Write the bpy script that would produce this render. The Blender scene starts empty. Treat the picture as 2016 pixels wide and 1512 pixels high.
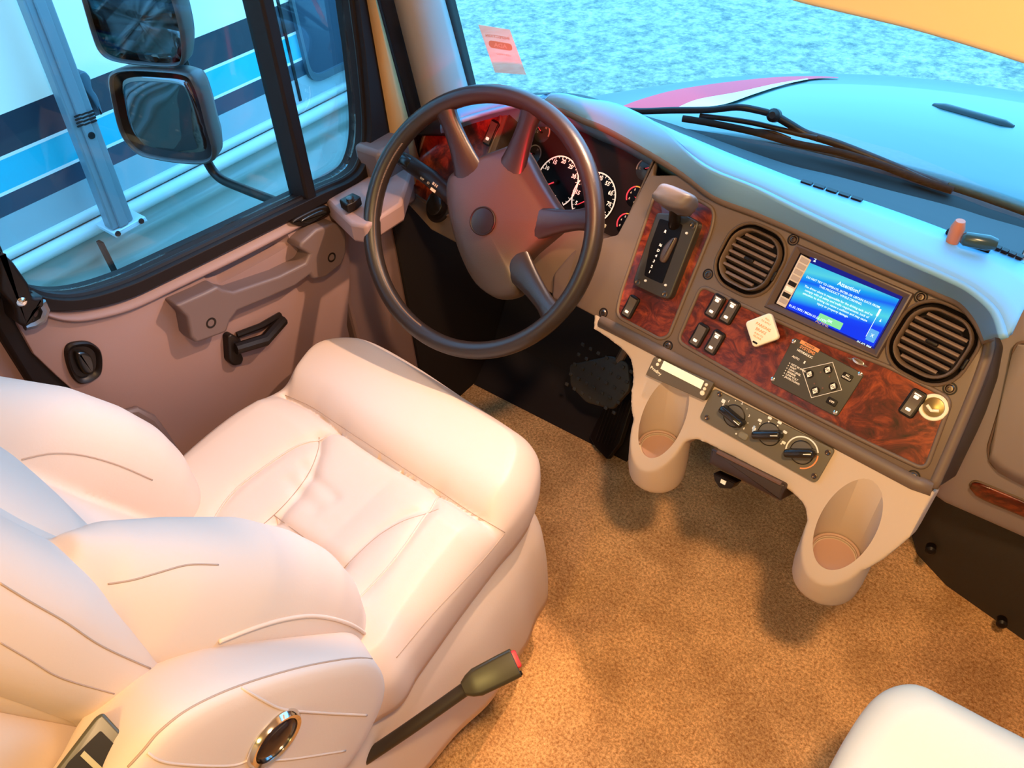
import bpy, bmesh, math, random
import numpy as np
from math import sin, cos, radians, pi, sqrt, atan2
from mathutils import Vector, Matrix
random.seed(4)
S = bpy.context.scene
COL = S.collection

# ------------------------------------------------------------------ camera
F_PX = 1514.0
YAW, PIT, ROL = radians(40), radians(44), radians(4)
CAM = Vector((0, 0, 1.53))
_hd = Vector((-sin(YAW), cos(YAW), 0))
FWD = _hd*cos(PIT) + Vector((0, 0, -sin(PIT)))
_r0 = Vector((cos(YAW), sin(YAW), 0)); _u0 = _r0.cross(FWD)
RGT = _r0*cos(ROL) - _u0*sin(ROL); UPV = _u0*cos(ROL) + _r0*sin(ROL)
cd = bpy.data.cameras.new('camera'); cam = bpy.data.objects.new('camera', cd); COL.objects.link(cam)
cam.matrix_world = Matrix((( RGT.x, UPV.x, -FWD.x, CAM.x), (RGT.y, UPV.y, -FWD.y, CAM.y), (RGT.z, UPV.z, -FWD.z, CAM.z), (0, 0, 0, 1)))
cd.sensor_width = 36; cd.lens = 36*F_PX/2016; cd.clip_start = 0.02; cd.clip_end = 200
S.camera = cam

# ------------------------------------------------------------------ view, world, main lamps
S.view_settings.view_transform = 'Standard'; S.view_settings.look = 'None'
S.view_settings.exposure = 0.0; S.view_settings.gamma = 1.0; S.view_settings.use_curve_mapping = False
W = bpy.data.worlds.new('sky'); S.world = W; W.use_nodes = True
bg = W.node_tree.nodes['Background']; bg.inputs[0].default_value = (0.135, 0.54, 1.0, 1); bg.inputs[1].default_value = 6.5

def lamp(name, kind, loc, energy, color, size=0.1, target=None, spot=None, blend=0.5):
    l = bpy.data.lights.new(name, kind); l.energy = energy; l.color = color
    if kind == 'AREA': l.shape = 'DISK'; l.size = size
    else: l.shadow_soft_size = size
    if spot: l.spot_size = radians(spot); l.spot_blend = blend
    o = bpy.data.objects.new(name, l); COL.objects.link(o); o.location = loc
    if target is not None:
        o.rotation_euler = (Vector(target)-Vector(loc)).to_track_quat('-Z', 'Y').to_euler()
    return o
lamp('ceiling_lamp', 'AREA', (0.10, 0.16, 1.93), 20.5, (1.0, 0.62, 0.31), 0.10, (-0.1, 0.6, 0))
lamp('cab_map_lamp', 'SPOT', (-0.44, 1.06, 1.35), 44, (1.0, 0.62, 0.38), 0.012, (-0.80, 0.52, 0.5), 62, 0.5)
lamp('rear_ceiling_lamp', 'AREA', (-0.15, -0.75, 1.93), 12, (1.0, 0.72, 0.22), 0.25, (-0.4, 0.2, 0.4))
lamp('added_red_spot', 'SPOT', (-0.36, 0.36, 1.12), 60, (1.0, 0.003, 0.03), 0.02, (-0.75, 0.98, 0.89), 30, 0.9)  # added red spot without a known source, tints wheel and left inlay

# ------------------------------------------------------------------ helpers
def ray(px, py): return FWD + RGT*((px-1008)/F_PX) - UPV*((py-756)/F_PX)
def hitp(px, py, n, p):
    d = ray(px, py); n = Vector(n); p = Vector(p)
    return CAM + d*((p-CAM).dot(n)/d.dot(n))
def ZH(px, py, z): return hitp(px, py, (0, 0, 1), (0, 0, z))
def XH(px, py, x): return hitp(px, py, (1, 0, 0), (x, 0, 0))
def YH(px, py, y): return hitp(px, py, (0, 1, 0), (0, y, 0))

class Fr:
    """a working plane: origin, right, up, normal"""
    def __init__(s, o, x, y):
        s.o = Vector(o); s.x = Vector(x).normalized(); s.y = Vector(y).normalized(); s.z = s.x.cross(s.y).normalized()
    def p(s, a, b, h=0): return s.o + s.x*a + s.y*b + s.z*h
    def hit(s, px, py, h=0):
        w = hitp(px, py, s.z, s.o+s.z*h) - s.o
        return (w.dot(s.x), w.dot(s.y))
    def hits(s, L, h=0): return [s.hit(a, b, h) for a, b in L]
    def sub(s, a, b, ang=0, h=0):
        c, q = cos(radians(ang)), sin(radians(ang))
        return Fr(s.p(a, b, h), s.x*c + s.y*q, s.y*c - s.x*q)
GND = Fr((0, 0, 0), (1, 0, 0), (0, 1, 0))

def rrect(cx, cy, w, h, r, n=5):
    P = []
    for (sx, sy, a0) in ((1, 1, 0), (-1, 1, 90), (-1, -1, 180), (1, -1, 270)):
        for i in range(n+1):
            a = radians(a0+90*i/n); P.append((cx+sx*(w/2-r)+r*cos(a), cy+sy*(h/2-r)+r*sin(a)))
    return P
def circ(cx, cy, r, n=32, rx=None): return [(cx+(rx or r)*cos(2*pi*i/n), cy+r*sin(2*pi*i/n)) for i in range(n)]
def rnd(P, r, n=4):
    """round the corners of a polygon"""
    out = []; m = len(P)
    for i in range(m):
        a, b, c = Vector(P[i-1]), Vector(P[i]), Vector(P[(i+1) % m])
        u = a-b; v = c-b; q = min(r, u.length*.45, v.length*.45)
        p0 = b+u.normalized()*q; p1 = b+v.normalized()*q
        for k in range(n+1):
            t = k/n; w = p0*(1-t)**2 + b*2*t*(1-t) + p1*t*t; out.append(tuple(w))
    return out
def catmull(P, n=8, closed=False):
    P = [Vector(p) for p in P]; out = []; m = len(P)
    rng = range(m if closed else m-1)
    for i in rng:
        if closed: p0, p1, p2, p3 = P[i-1], P[i], P[(i+1) % m], P[(i+2) % m]
        else: p0, p1, p2, p3 = P[max(i-1, 0)], P[i], P[i+1], P[min(i+2, m-1)]
        for k in range(n):
            t = k/n
            out.append(0.5*((2*p1)+(p2-p0)*t+(2*p0-5*p1+4*p2-p3)*t*t+(3*p1-p0-3*p2+p3)*t**3))
    if not closed: out.append(P[-1])
    return out

class MB:
    def __init__(s): s.bm = bmesh.new()
    def faces(s, V, Fs):
        vs = [s.bm.verts.new(v) for v in V]
        for f in Fs:
            try: s.bm.faces.new([vs[i] for i in f])
            except ValueError: pass
        return s
    def poly(s, F, P, h0, h1, inset=None):
        n = len(P)
        if sum(P[i-1][0]*P[i][1]-P[i][0]*P[i-1][1] for i in range(n)) < 0: P = P[::-1]
        V = [F.p(a, b, h0) for a, b in P]+[F.p(a, b, h1) for a, b in P]
        s.faces(V, [list(range(n))[::-1], list(range(n, 2*n))]+[[i, (i+1) % n, n+(i+1) % n, n+i] for i in range(n)])
        return s
    def dome(s, F, P, h0, h1, r, k=4, rz=None):
        """prism with rounded top edge"""
        n = len(P)
        if sum(P[i-1][0]*P[i][1]-P[i][0]*P[i-1][1] for i in range(n)) < 0: P = P[::-1]
        cx = sum(p[0] for p in P)/n; cy = sum(p[1] for p in P)/n
        nor = []
        for i in range(n):
            a = Vector(P[i-1]); b = Vector(P[(i+1) % n]); d = b-a
            nor.append(Vector((-d.y, d.x)).normalized() if d.length > 1e-9 else Vector((0, 0)))
        rings = [[F.p(a, b, h0) for a, b in P]]
        for q in range(k+1):
            an = pi/2*q/k; off = r*(1-cos(an)); hh = h1-(rz or r)*(1-sin(an))
            rings.append([F.p(P[i][0]+nor[i].x*off, P[i][1]+nor[i].y*off, hh) for i in range(n)])
        return s.rings(rings, True, True)
    def rings(s, R, c0=True, c1=True, closed=True):
        n = len(R[0]); V = [v for r in R for v in r]; Fs = []
        for k in range(len(R)-1):
            for i in range(n if closed else n-1):
                j = (i+1) % n
                Fs.append([k*n+i, k*n+j, (k+1)*n+j, (k+1)*n+i])
        if c0: Fs.append(list(range(n))[::-1])
        if c1: Fs.append(list(range((len(R)-1)*n, len(R)*n)))
        return s.faces(V, Fs)
    def box(s, F, a0, a1, b0, b1, h0, h1): return s.poly(F, [(a0, b0), (a1, b0), (a1, b1), (a0, b1)], h0, h1)
    def wbox(s, x0, x1, y0, y1, z0, z1): return s.box(GND, x0, x1, y0, y1, z0, z1)
    def lathe(s, F, prof, n=32, cx=0, cy=0, c0=True, c1=True):
        return s.rings([[F.p(cx+r*cos(2*pi*i/n), cy+r*sin(2*pi*i/n), h) for i in range(n)] for r, h in prof], c0, c1)
    def tube(s, P, r, n=10, closed=False, flat=1.0, up=None):
        P = [Vector(p) for p in P]; m = len(P); R = []
        U = None
        for i in range(m):
            if closed: t = (P[(i+1) % m]-P[i-1]).normalized()
            else: t = (P[min(i+1, m-1)]-P[max(i-1, 0)]).normalized()
            if up is not None: U = Vector(up)
            elif U is None: U = Vector((0, 0, 1)) if abs(t.z) < .9 else Vector((1, 0, 0))
            U = (U-t*U.dot(t)).normalized(); B = t.cross(U)
            rr = r[i] if isinstance(r, (list, tuple)) else r
            R.append([P[i]+(U*cos(2*pi*k/n)*flat+B*sin(2*pi*k/n))*rr for k in range(n)])
        if closed: R.append(R[0]); return s.rings(R, False, False)
        return s.rings(R)
    def text(s, F, txt, a, b, size, al='CENTER', h=0.0006, bold=0.0, sx=1.0, rot=0):
        c = bpy.data.curves.new('t', 'FONT'); c.body = txt; c.size = size; c.align_x = al; c.align_y = 'CENTER'
        c.resolution_u = 2; c.offset = bold*size
        o = bpy.data.objects.new('t', c); COL.objects.link(o)
        bpy.context.view_layer.update()
        me = bpy.data.meshes.new_from_object(o.evaluated_get(bpy.context.evaluated_depsgraph_get()))
        bpy.data.objects.remove(o); G = F.sub(a, b, rot)
        M = Matrix(((G.x.x*sx, G.y.x, G.z.x, 0), (G.x.y*sx, G.y.y, G.z.y, 0), (G.x.z*sx, G.y.z, G.z.z, 0), (0, 0, 0, 1)))
        M = Matrix.Translation(G.o+G.z*h) @ M
        me.transform(M); s.bm.from_mesh(me); bpy.data.meshes.remove(me); bpy.data.curves.remove(c)
        return s
    def build(s, name, mat, parent=None, smooth=35, bevel=0, seg=2, rem=0, sm=0, solid=0, tag=None, dbl=False):
        bm = s.bm
        if dbl: bmesh.ops.remove_doubles(bm, verts=bm.verts, dist=1e-5)
        bmesh.ops.recalc_face_normals(bm, faces=bm.faces)
        me = bpy.data.meshes.new(name)
        if parent is None:
            co = [v.co for v in bm.verts]
            base = Vector(((min(c.x for c in co)+max(c.x for c in co))/2, (min(c.y for c in co)+max(c.y for c in co))/2, min(c.z for c in co)))
        else:
            base = Vector((0, 0, 0)); q = parent
            while q: base += q.location; q = q.parent
        bmesh.ops.translate(bm, verts=bm.verts, vec=-base)
        bm.to_mesh(me); bm.free()
        me.materials.append(mat)
        if smooth:
            me.shade_smooth()
            if smooth < 180: me.set_sharp_from_angle(angle=radians(smooth))
        o = bpy.data.objects.new(name, me); COL.objects.link(o)
        if parent is None: o.location = base
        else: o.parent = parent
        if rem:
            m = o.modifiers.new('r', 'REMESH'); m.mode = 'VOXEL'; m.voxel_size = rem; m.use_smooth_shade = True
        if sm:
            m = o.modifiers.new('s', 'SMOOTH'); m.factor = .5; m.iterations = sm
        if solid:
            m = o.modifiers.new('t', 'SOLIDIFY'); m.thickness = solid; m.offset = -1
        if bevel:
            m = o.modifiers.new('b', 'BEVEL'); m.width = bevel; m.segments = seg; m.limit_method = 'ANGLE'; m.angle_limit = radians(40); m.harden_normals = False
        if tag: settag(o, *tag)
        return o
def settag(o, label, cat, group=None, kind=None):
    o['label'] = label; o['category'] = cat
    if group: o['group'] = group
    if kind: o['kind'] = kind
    return o
def thing(name, label, cat, loc, group=None):
    o = bpy.data.objects.new(name, None); COL.objects.link(o); o.location = loc; o.empty_display_size = .05
    return settag(o, label, cat, group)
def struct(o, label=None, cat=None):
    o['kind'] = 'structure'
    if label: o['label'] = label; o['category'] = cat
    return o
def bake(o):
    """apply the modifiers of an object"""
    bpy.context.view_layer.update()
    me = bpy.data.meshes.new_from_object(o.evaluated_get(bpy.context.evaluated_depsgraph_get()))
    o.modifiers.clear(); o.data = me; return o
def cut(o, mb):
    """boolean difference with the closed mesh in mb (world coordinates)"""
    bmesh.ops.recalc_face_normals(mb.bm, faces=mb.bm.faces)
    me = bpy.data.meshes.new('c'); mb.bm.to_mesh(me); mb.bm.free()
    k = bpy.data.objects.new('c', me); COL.objects.link(k)
    m = o.modifiers.new('b', 'BOOLEAN'); m.operation = 'DIFFERENCE'; m.solver = 'EXACT'; m.object = k
    bake(o); bpy.data.objects.remove(k)
    o.data.shade_smooth(); o.data.set_sharp_from_angle(angle=radians(35)); return o
def copy_tree(o, parent=None):
    c = o.copy(); COL.objects.link(c); c.parent = parent
    for ch in list(o.children): copy_tree(ch, c)
    return c

# ------------------------------------------------------------------ materials
def mat(name, col, rough=.5, metal=0, bump=0, bscale=200, var=0, vscale=30, col2=None, emit=None, estr=1, coat=0, detail=3, spec=None, dist=0):
    m = bpy.data.materials.new(name); m.use_nodes = True; N = m.node_tree.nodes; L = m.node_tree.links
    b = N['Principled BSDF']; b.inputs['Base Color'].default_value = (*col, 1); b.inputs['Roughness'].default_value = rough
    b.inputs['Metallic'].default_value = metal; b.inputs['Coat Weight'].default_value = coat
    if spec is not None: b.inputs['Specular IOR Level'].default_value = spec
    if emit: b.inputs['Emission Color'].default_value = (*emit, 1); b.inputs['Emission Strength'].default_value = estr
    tc = N.new('ShaderNodeTexCoord')
    if bump:
        n = N.new('ShaderNodeTexNoise'); n.inputs['Scale'].default_value = bscale; n.inputs['Detail'].default_value = detail
        bp = N.new('ShaderNodeBump'); bp.inputs['Strength'].default_value = bump; bp.inputs['Distance'].default_value = dist or .001
        L.new(tc.outputs['Object'], n.inputs['Vector']); L.new(n.outputs['Fac'], bp.inputs['Height']); L.new(bp.outputs['Normal'], b.inputs['Normal'])
    if var or col2:
        n = N.new('ShaderNodeTexNoise'); n.inputs['Scale'].default_value = vscale; n.inputs['Detail'].default_value = 6; n.inputs['Roughness'].default_value = .65
        r = N.new('ShaderNodeValToRGB'); c2 = col2 or tuple(c*(1-var) for c in col)
        r.color_ramp.elements[0].position = .35; r.color_ramp.elements[1].position = .65
        r.color_ramp.elements[0].color = (*c2, 1); r.color_ramp.elements[1].color = (*col, 1)
        L.new(tc.outputs['Object'], n.inputs['Vector']); L.new(n.outputs['Fac'], r.inputs['Fac']); L.new(r.outputs['Color'], b.inputs['Base Color'])
    return m
def glass_mat(name, tint, fac):
    m = bpy.data.materials.new(name); m.use_nodes = True; N = m.node_tree.nodes; L = m.node_tree.links
    N.remove(N['Principled BSDF']); out = N['Material Output']
    t = N.new('ShaderNodeBsdfTransparent'); t.inputs[0].default_value = (*tint, 1)
    g = N.new('ShaderNodeBsdfGlossy'); g.inputs['Roughness'].default_value = 0.02; g.inputs[0].default_value = (.9, .9, .9, 1)
    fr = N.new('ShaderNodeFresnel'); fr.inputs[0].default_value = 1.45
    mu = N.new('ShaderNodeMath'); mu.operation = 'MULTIPLY'; mu.inputs[1].default_value = fac
    mx = N.new('ShaderNodeMixShader')
    L.new(fr.outputs[0], mu.inputs[0]); L.new(mu.outputs[0], mx.inputs[0]); L.new(t.outputs[0], mx.inputs[1]); L.new(g.outputs[0], mx.inputs[2]); L.new(mx.outputs[0], out.inputs[0])
    return m
def wood_mat(name='burl_wood'):
    m = mat(name, (.2, .03, .01), .28, coat=.35); N = m.node_tree.nodes; L = m.node_tree.links; b = N['Principled BSDF']
    tc = N['Texture Coordinate']; mp = N.new('ShaderNodeMapping'); mp.inputs['Rotation'].default_value = (.4, .9, .5); mp.inputs['Scale'].default_value = (1, 1.6, 1)
    n = N.new('ShaderNodeTexNoise'); n.inputs['Scale'].default_value = 24; n.inputs['Detail'].default_value = 9; n.inputs['Distortion'].default_value = 1.7; n.inputs['Roughness'].default_value = .68
    r = N.new('ShaderNodeValToRGB'); e = r.color_ramp.elements
    e[0].position = .32; e[0].color = (.022, .004, .002, 1); e[1].position = .78; e[1].color = (.46, .095, .022, 1)
    k = e.new(.47); k.color = (.10, .012, .005, 1); k = e.new(.6); k.color = (.25, .040, .011, 1)
    L.new(tc.outputs['Object'], mp.inputs[0]); L.new(mp.outputs[0], n.inputs['Vector']); L.new(n.outputs['Fac'], r.inputs[0]); L.new(r.outputs[0], b.inputs['Base Color'])
    return m
M_LEATHER = mat('cream_leather', (.68, .54, .46), .5, bump=.12, bscale=420, dist=.0006)
M_SEAM = mat('seam_thread', (.42, .30, .23), .7)
M_SKIRT = mat('seat_fabric', (.68, .55, .47), .7, bump=.15, bscale=300, dist=.0008)
M_WHITE = mat('white_leather', (.84, .75, .58), .5, bump=.1, bscale=400, dist=.0005)
M_DASH = mat('taupe_dash_plastic', (.33, .27, .26), .62, bump=.25, bscale=900, dist=.0004)
M_TOP = mat('sky_tinted_top_vinyl', (.165, .34, .50), .5, bump=.25, bscale=900, dist=.0004)  # taupe vinyl with the blue sky light put into its base colour
M_BEZ = mat('bronze_bezel_plastic', (.135, .088, .058), .5, bump=.3, bscale=1300, dist=.0003)
M_CONS = mat('tan_console_plastic', (.54, .42, .32), .5, bump=.25, bscale=1000, dist=.0003)
M_DOOR = mat('mauve_door_plastic', (.26, .16, .15), .6, bump=.25, bscale=900, dist=.0004)
M_HAND = mat('brown_handle_plastic', (.13, .085, .08), .5, bump=.25, bscale=900, dist=.0003)
M_BLK = mat('black_plastic', (.010, .006, .005), .4, spec=.25, bump=.1, bscale=700, dist=.0003)
M_RUB = mat('black_rubber', (.010, .006, .006), .6, spec=.2)
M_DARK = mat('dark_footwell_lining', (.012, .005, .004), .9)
M_WHEEL = mat('wheel_leather', (.020, .012, .009), .36, bump=.35, bscale=700, dist=.0004)
M_HUB = mat('wheel_hub_vinyl', (.048, .029, .020), .42, bump=.4, bscale=800, dist=.0004)
M_WOOD = wood_mat()
M_CHR = mat('chrome', (.75, .74, .72), .12, metal=1)
M_SCREW = mat('screw_metal', (.14, .10, .08), .35, metal=1)
M_WHT = mat('white_print', (.9, .85, .75), .5)
M_LIT = mat('lit_white_print', (.9, .8, .7), .5, emit=(1, .72, .58), estr=.75)
M_REDL = mat('lit_red_print', (.7, .05, .06), .5, emit=(1, .05, .08), estr=.7)
M_YELL = mat('lit_yellow_print', (.7, .4, .05), .5, emit=(1, .4, .08), estr=.35)
M_GREY = mat('grey_print', (.35, .3, .27), .5)
M_GRN = mat('olive_black_plate', (.050, .043, .030), .45, bump=.1, bscale=900, dist=.0003)
M_KNOB = mat('knob_plastic', (.012, .010, .009), .22)
M_LENS = mat('dark_lens', (.004, .003, .004), .45, spec=.15)
M_RED = mat('red_button', (.75, .03, .03), .4)
M_ORG = mat('orange_print', (.75, .28, .10), .5)
M_CRM = mat('cream_plastic', (.86, .78, .58), .4)
M_DISP = mat('pale_display', (.8, .78, .55), .3, emit=(1, .93, .62), estr=.35)
XC = -.3
def yedge(x):
    return 1.335-.25*(min(abs(x-XC), .80)/.8)**2
M_GLASS = glass_mat('window_glass', (.93, .97, .98), .45)
M_GLASSW = glass_mat('windshield_glass', (.95, .98, .99), .08)
# ------------------------------------------------------------------ shared planes
A1 = radians(8.5)
PU = Vector((cos(A1), -sin(A1), 0)); PB = Vector((-sin(A1), -cos(A1), 0))
def down(rec): return PB*sin(radians(rec)) + Vector((0, 0, -cos(radians(rec))))
PAN = Fr((-.18, .98, .87), PU, -down(35))          # centre instrument panel face
KON = Fr(PAN.p(0, -.235, 0), PU, -down(30))        # lower console face
DX = -1.10
DOOR = Fr((DX, 0, 0), (0, 1, 0), (0, 0, 1))        # door inner face: (y, z), normal +x

# ================================================================== SETTING
def carpet_mat():
    m = mat('tan_carpet', (.40, .20, .075), .95, bump=.7, bscale=300, dist=.003, detail=5, spec=.1)
    N = m.node_tree.nodes; L = m.node_tree.links; b = N['Principled BSDF']; tc = N['Texture Coordinate']
    n1 = N.new('ShaderNodeTexNoise'); n1.inputs['Scale'].default_value = 170; n1.inputs['Detail'].default_value = 5; n1.inputs['Roughness'].default_value = .8
    n2 = N.new('ShaderNodeTexNoise'); n2.inputs['Scale'].default_value = 9; n2.inputs['Detail'].default_value = 5
    r1 = N.new('ShaderNodeValToRGB'); r1.color_ramp.elements[0].position = .36; r1.color_ramp.elements[1].position = .64
    r1.color_ramp.elements[0].color = (.42, .17, .05, 1); r1.color_ramp.elements[1].color = (1.0, .60, .27, 1)
    r2 = N.new('ShaderNodeValToRGB'); r2.color_ramp.elements[0].position = .35; r2.color_ramp.elements[1].position = .65
    r2.color_ramp.elements[0].color = (.82, .78, .74, 1); r2.color_ramp.elements[1].color = (1.2, 1.2, 1.2, 1)
    mx = N.new('ShaderNodeMix'); mx.data_type = 'RGBA'; mx.blend_type = 'MULTIPLY'; mx.inputs[0].default_value = 1
    L.new(tc.outputs['Object'], n1.inputs['Vector']); L.new(tc.outputs['Object'], n2.inputs['Vector'])
    L.new(n1.outputs['Fac'], r1.inputs[0]); L.new(n2.outputs['Fac'], r2.inputs[0])
    L.new(r1.outputs[0], mx.inputs[6]); L.new(r2.outputs[0], mx.inputs[7]); L.new(mx.outputs[2], b.inputs['Base Color'])
    return m
M_CARP = carpet_mat()
M_CREAM = mat('cream_wall_panel', (.66, .50, .34), .8)
struct(MB().wbox(-1.16, 1.3, -1.05, 1.42, -.03, 0).build('floor', M_CARP, smooth=0))
struct(MB().wbox(-1.2, 1.34, -1.05, 1.02, 1.96, 2.0).build('ceiling', M_CREAM, smooth=0))
struct(MB().wbox(-1.2, 1.34, -1.09, -1.05, -.03, 2.0).build('wall_rear', M_CREAM, smooth=0))
struct(MB().wbox(1.3, 1.34, -1.05, 1.42, -.03, 2.0).build('wall_right', M_CREAM, smooth=0))
# driver side body shell: pillar behind the door, sill, kick panel in front of the door, header over the window
wl = MB()
wl.wbox(-1.20, -1.125, -1.05, .215, -.03, 1.96)
wl.wbox(-1.20, -1.13, .215, .845, -.03, .12)
wl.wbox(-1.20, -1.115, .80, .965, -.03, .77)
wl.wbox(-1.20, -1.13, .215, 1.1, 1.62, 1.96)
struct(MB().wbox(-1.20, -1.11, .965, 1.42, -.03, .70).build('trim_8', M_DARK, smooth=0))  # forward kick panel, footwell shade put into its dark colour
struct(wl.build('wall_left', M_DOOR, smooth=0, bevel=.008))
# firewall / toe board
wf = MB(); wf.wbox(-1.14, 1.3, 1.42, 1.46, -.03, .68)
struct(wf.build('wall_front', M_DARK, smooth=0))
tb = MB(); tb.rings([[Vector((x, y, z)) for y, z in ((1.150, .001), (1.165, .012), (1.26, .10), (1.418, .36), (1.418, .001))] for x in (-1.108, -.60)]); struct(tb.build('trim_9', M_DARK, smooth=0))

# ---- pillar at the windshield corner
def up_line(pa, pb, plane_fn, z1=1.75):
    a, b = plane_fn(*pa), plane_fn(*pb); k = (z1-a.z)/(b.z-a.z); return a, a+(b-a)*k
def strip(lines, name, m, solid=.012, **kw):
    """loft between near-vertical lines, each (bottom, top)"""
    R = []
    for t in [i/12 for i in range(13)]: R.append([a.lerp(b, t) for a, b in lines])
    mb = MB(); mb.rings(R, False, False, closed=False); return mb.build(name, m, solid=solid, smooth=60, **kw)
L1 = up_line((768, 262), (722, 0), lambda x, y: XH(x, y, -1.085))
L2 = up_line((806, 240), (742, 0), lambda x, y: XH(x, y, -1.075))
L3 = up_line((838, 225), (783, 0), lambda x, y: XH(x, y, -1.085))
Lm = up_line((878, 205), (826, 0), lambda x, y: XH(x, y, -1.045))
L4 = up_line((914, 180), (864, 0), lambda x, y: XH(x, y, -1.06))
L5 = up_line((919, 182), (872, 0), lambda x, y: XH(x, y, -1.058))
for L in (L1, L2, L3, Lm, L4, L5): L[0].xyz = L[0]+(L[0]-L[1])*.14
o = strip([L3, (L3[0].lerp(Lm[0], .5)+Vector((.012, 0, 0)), L3[1].lerp(Lm[1], .5)+Vector((.012, 0, 0))), Lm, (Lm[0].lerp(L4[0], .55)+Vector((.008, 0, 0)), Lm[1].lerp(L4[1], .55)+Vector((.008, 0, 0))), L4], 'trim_1', M_DASH); struct(o)
o = strip([L4, L5, (L5[0]+Vector((-.01, .03, 0)), L5[1]+Vector((-.01, .03, 0)))], 'trim_2', M_RUB, solid=.01); struct(o)
o = strip([L1, (L1[0].lerp(L2[0], .5)+Vector((.01, 0, 0)), L1[1].lerp(L2[1], .5)+Vector((.01, 0, 0))), L2], 'trim_3', mat('tan_pillar_trim', (.42, .24, .10), .6), solid=.01); struct(o)
o = strip([(L2[0]+Vector((-.012, .001, 0)), L2[1]+Vector((-.012, .001, 0))), (L2[0].lerp(L3[0], .5)+Vector((-.03, 0, 0)), L2[1].lerp(L3[1], .5)+Vector((-.03, 0, 0))), (L3[0]+Vector((-.012, 0, 0)), L3[1]+Vector((-.012, 0, 0)))], 'trim_4', M_RUB, solid=.01); struct(o)
# brown end cap at the foot of the pillar
o = MB().wbox(-1.115, -1.045, .90, .985, .70, .845).build('trim_5', M_HAND, bevel=.01); struct(o)

# ---- windshield glass, slightly curved, raked
def wsx(x, t):   # x across, t 0..1 up
    y0 = yedge(x)-.055; z = .86+.80*t
    return Vector((x, y0-.25*t, z))
R = [[wsx(-1.08+2.3*i/24, k/8) for i in range(25)] for k in range(9)]
o = MB().rings(R, False, False, closed=False).build('window_1', M_GLASSW, smooth=180); struct(o)

# ================================================================== DRIVER DOOR
door = bpy.data.objects.new('door_1', None); COL.objects.link(door); door.location = (DX, .5, .2); door['kind'] = 'structure'
inner_px = [(-40, 430), (0, 508), (40, 560), (95, 583), (160, 583), (240, 560), (330, 520), (610, 386), (685, 352), (712, 318), (722, 250), (712, 120), (697, 0)]
inner = DOOR.hits(inner_px)
top_z = 1.50
slope_front = ((inner[-1][0]-inner[-2][0])/(inner[-1][1]-inner[-2][1]))
inner_full = [(inner[0][0]-.01, top_z)]+inner+[(inner[-1][0]+slope_front*(top_z-inner[-1][1]), top_z)]
inner_s = [tuple(v) for v in catmull([Vector((a, b)) for a, b in inner_full], 6)]
# outer line of the frame: sill below, pillar strip at the front
outer_px = [(-60, 470), (-20, 545), (30, 592), (80, 606), (160, 604), (240, 585), (330, 545), (612, 406), (720, 352), (752, 312), (768, 240), (748, 120), (722, 0)]
outer = DOOR.hits(outer_px)
outer_full = [(outer[0][0]-.01, top_z)]+outer+[(outer[-1][0]+slope_front*(top_z-outer[-1][1]), top_z)]
outer_s = [tuple(v) for v in catmull([Vector((a, b)) for a, b in outer_full], 6)]
fm = MB(); n = len(inner_s)
for (h0, h1) in ((-.05, .012),):
    V = [DOOR.p(a, b, h) for h in (h0, h1) for a, b in inner_s]+[DOOR.p(a, b, h) for h in (h0, h1) for a, b in outer_s]
    Fs = []
    for i in range(n-1):
        I0, I1, O0, O1 = i, n+i, 2*n+i, 3*n+i
        Fs += [[I0, I0+1, I1+1, I1], [O0, O1, O1+1, O0+1], [I1, I1+1, O1+1, O1], [I0, O0, O0+1, I0+1]]
    Fs += [[0, n, 3*n, 2*n], [n-1, 2*n-1, 4*n-1, 3*n-1]]
    fm.faces(V, Fs)
fm.build('window_frame', M_RUB, door, bevel=.004)
# outer wiper lip and seal along the glass
fm = MB(); fm.tube([DOOR.p(a, b, -.006) for a, b in inner_s], .006, 8); fm.build('glass_seal', M_BLK, door)
gp = MB(); gp.poly(DOOR, inner_s, -.034, -.030); gp.build('window_pane', M_GLASS, door, smooth=0)
# division bar
a0, a1 = DOOR.hit(611, 398), DOOR.hit(521, 0); k = (top_z-a0[1])/(a1[1]-a0[1]); a1 = (a0[0]+(a1[0]-a0[0])*k, top_z)
dv = MB(); w = .0125; dv.poly(DOOR, [(a0[0]-w, a0[1]-.01), (a0[0]+w, a0[1]-.01), (a1[0]+w, a1[1]), (a1[0]-w, a1[1])], -.045, .008); dv.build('division_bar', M_RUB, door, bevel=.005)
# door panel
pan_px = [(60, 592), (110, 606), (160, 604), (240, 585), (330, 545), (612, 406), (640, 392), (655, 400), (684, 425), (689, 470), (689, 560), (684, 640)]
pp = DOOR.hits(pan_px)
pp = pp+[(pp[-1][0]-.01, .14), (.235, .14)]+DOOR.hits([(330, 885), (222, 806), (155, 779), (111, 740), (66, 697), (33, 637)])
dp = MB().poly(DOOR, pp, -.05, .0).build('door_panel', M_DOOR, door, bevel=.003)
bake(dp)
tl2 = catmull([Vector(p) for p in DOOR.hits([(62, 590), (110, 603), (160, 602), (240, 583), (330, 543), (470, 477), (612, 405), (645, 390), (662, 400)])], 6)
lr = []
for k in range(11):
    t = k/10; lr.append([DOOR.p(p.x, p.y+.002-.030*t, -.012+.026*sin(pi/2*t)-.013*max(0, (t-.7)/.3)**2) for p in tl2])
led = MB(); led.rings([[v+Vector((-.03, 0, 0)) for v in lr[0]]]+lr, False, False, closed=False); led.build('door_ledge', M_DOOR, door, smooth=180)
MB().wbox(-1.18, -1.152, .215, .83, .12, .74).build('outer_skin', M_RUB, door)
base = door.location.copy()
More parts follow.
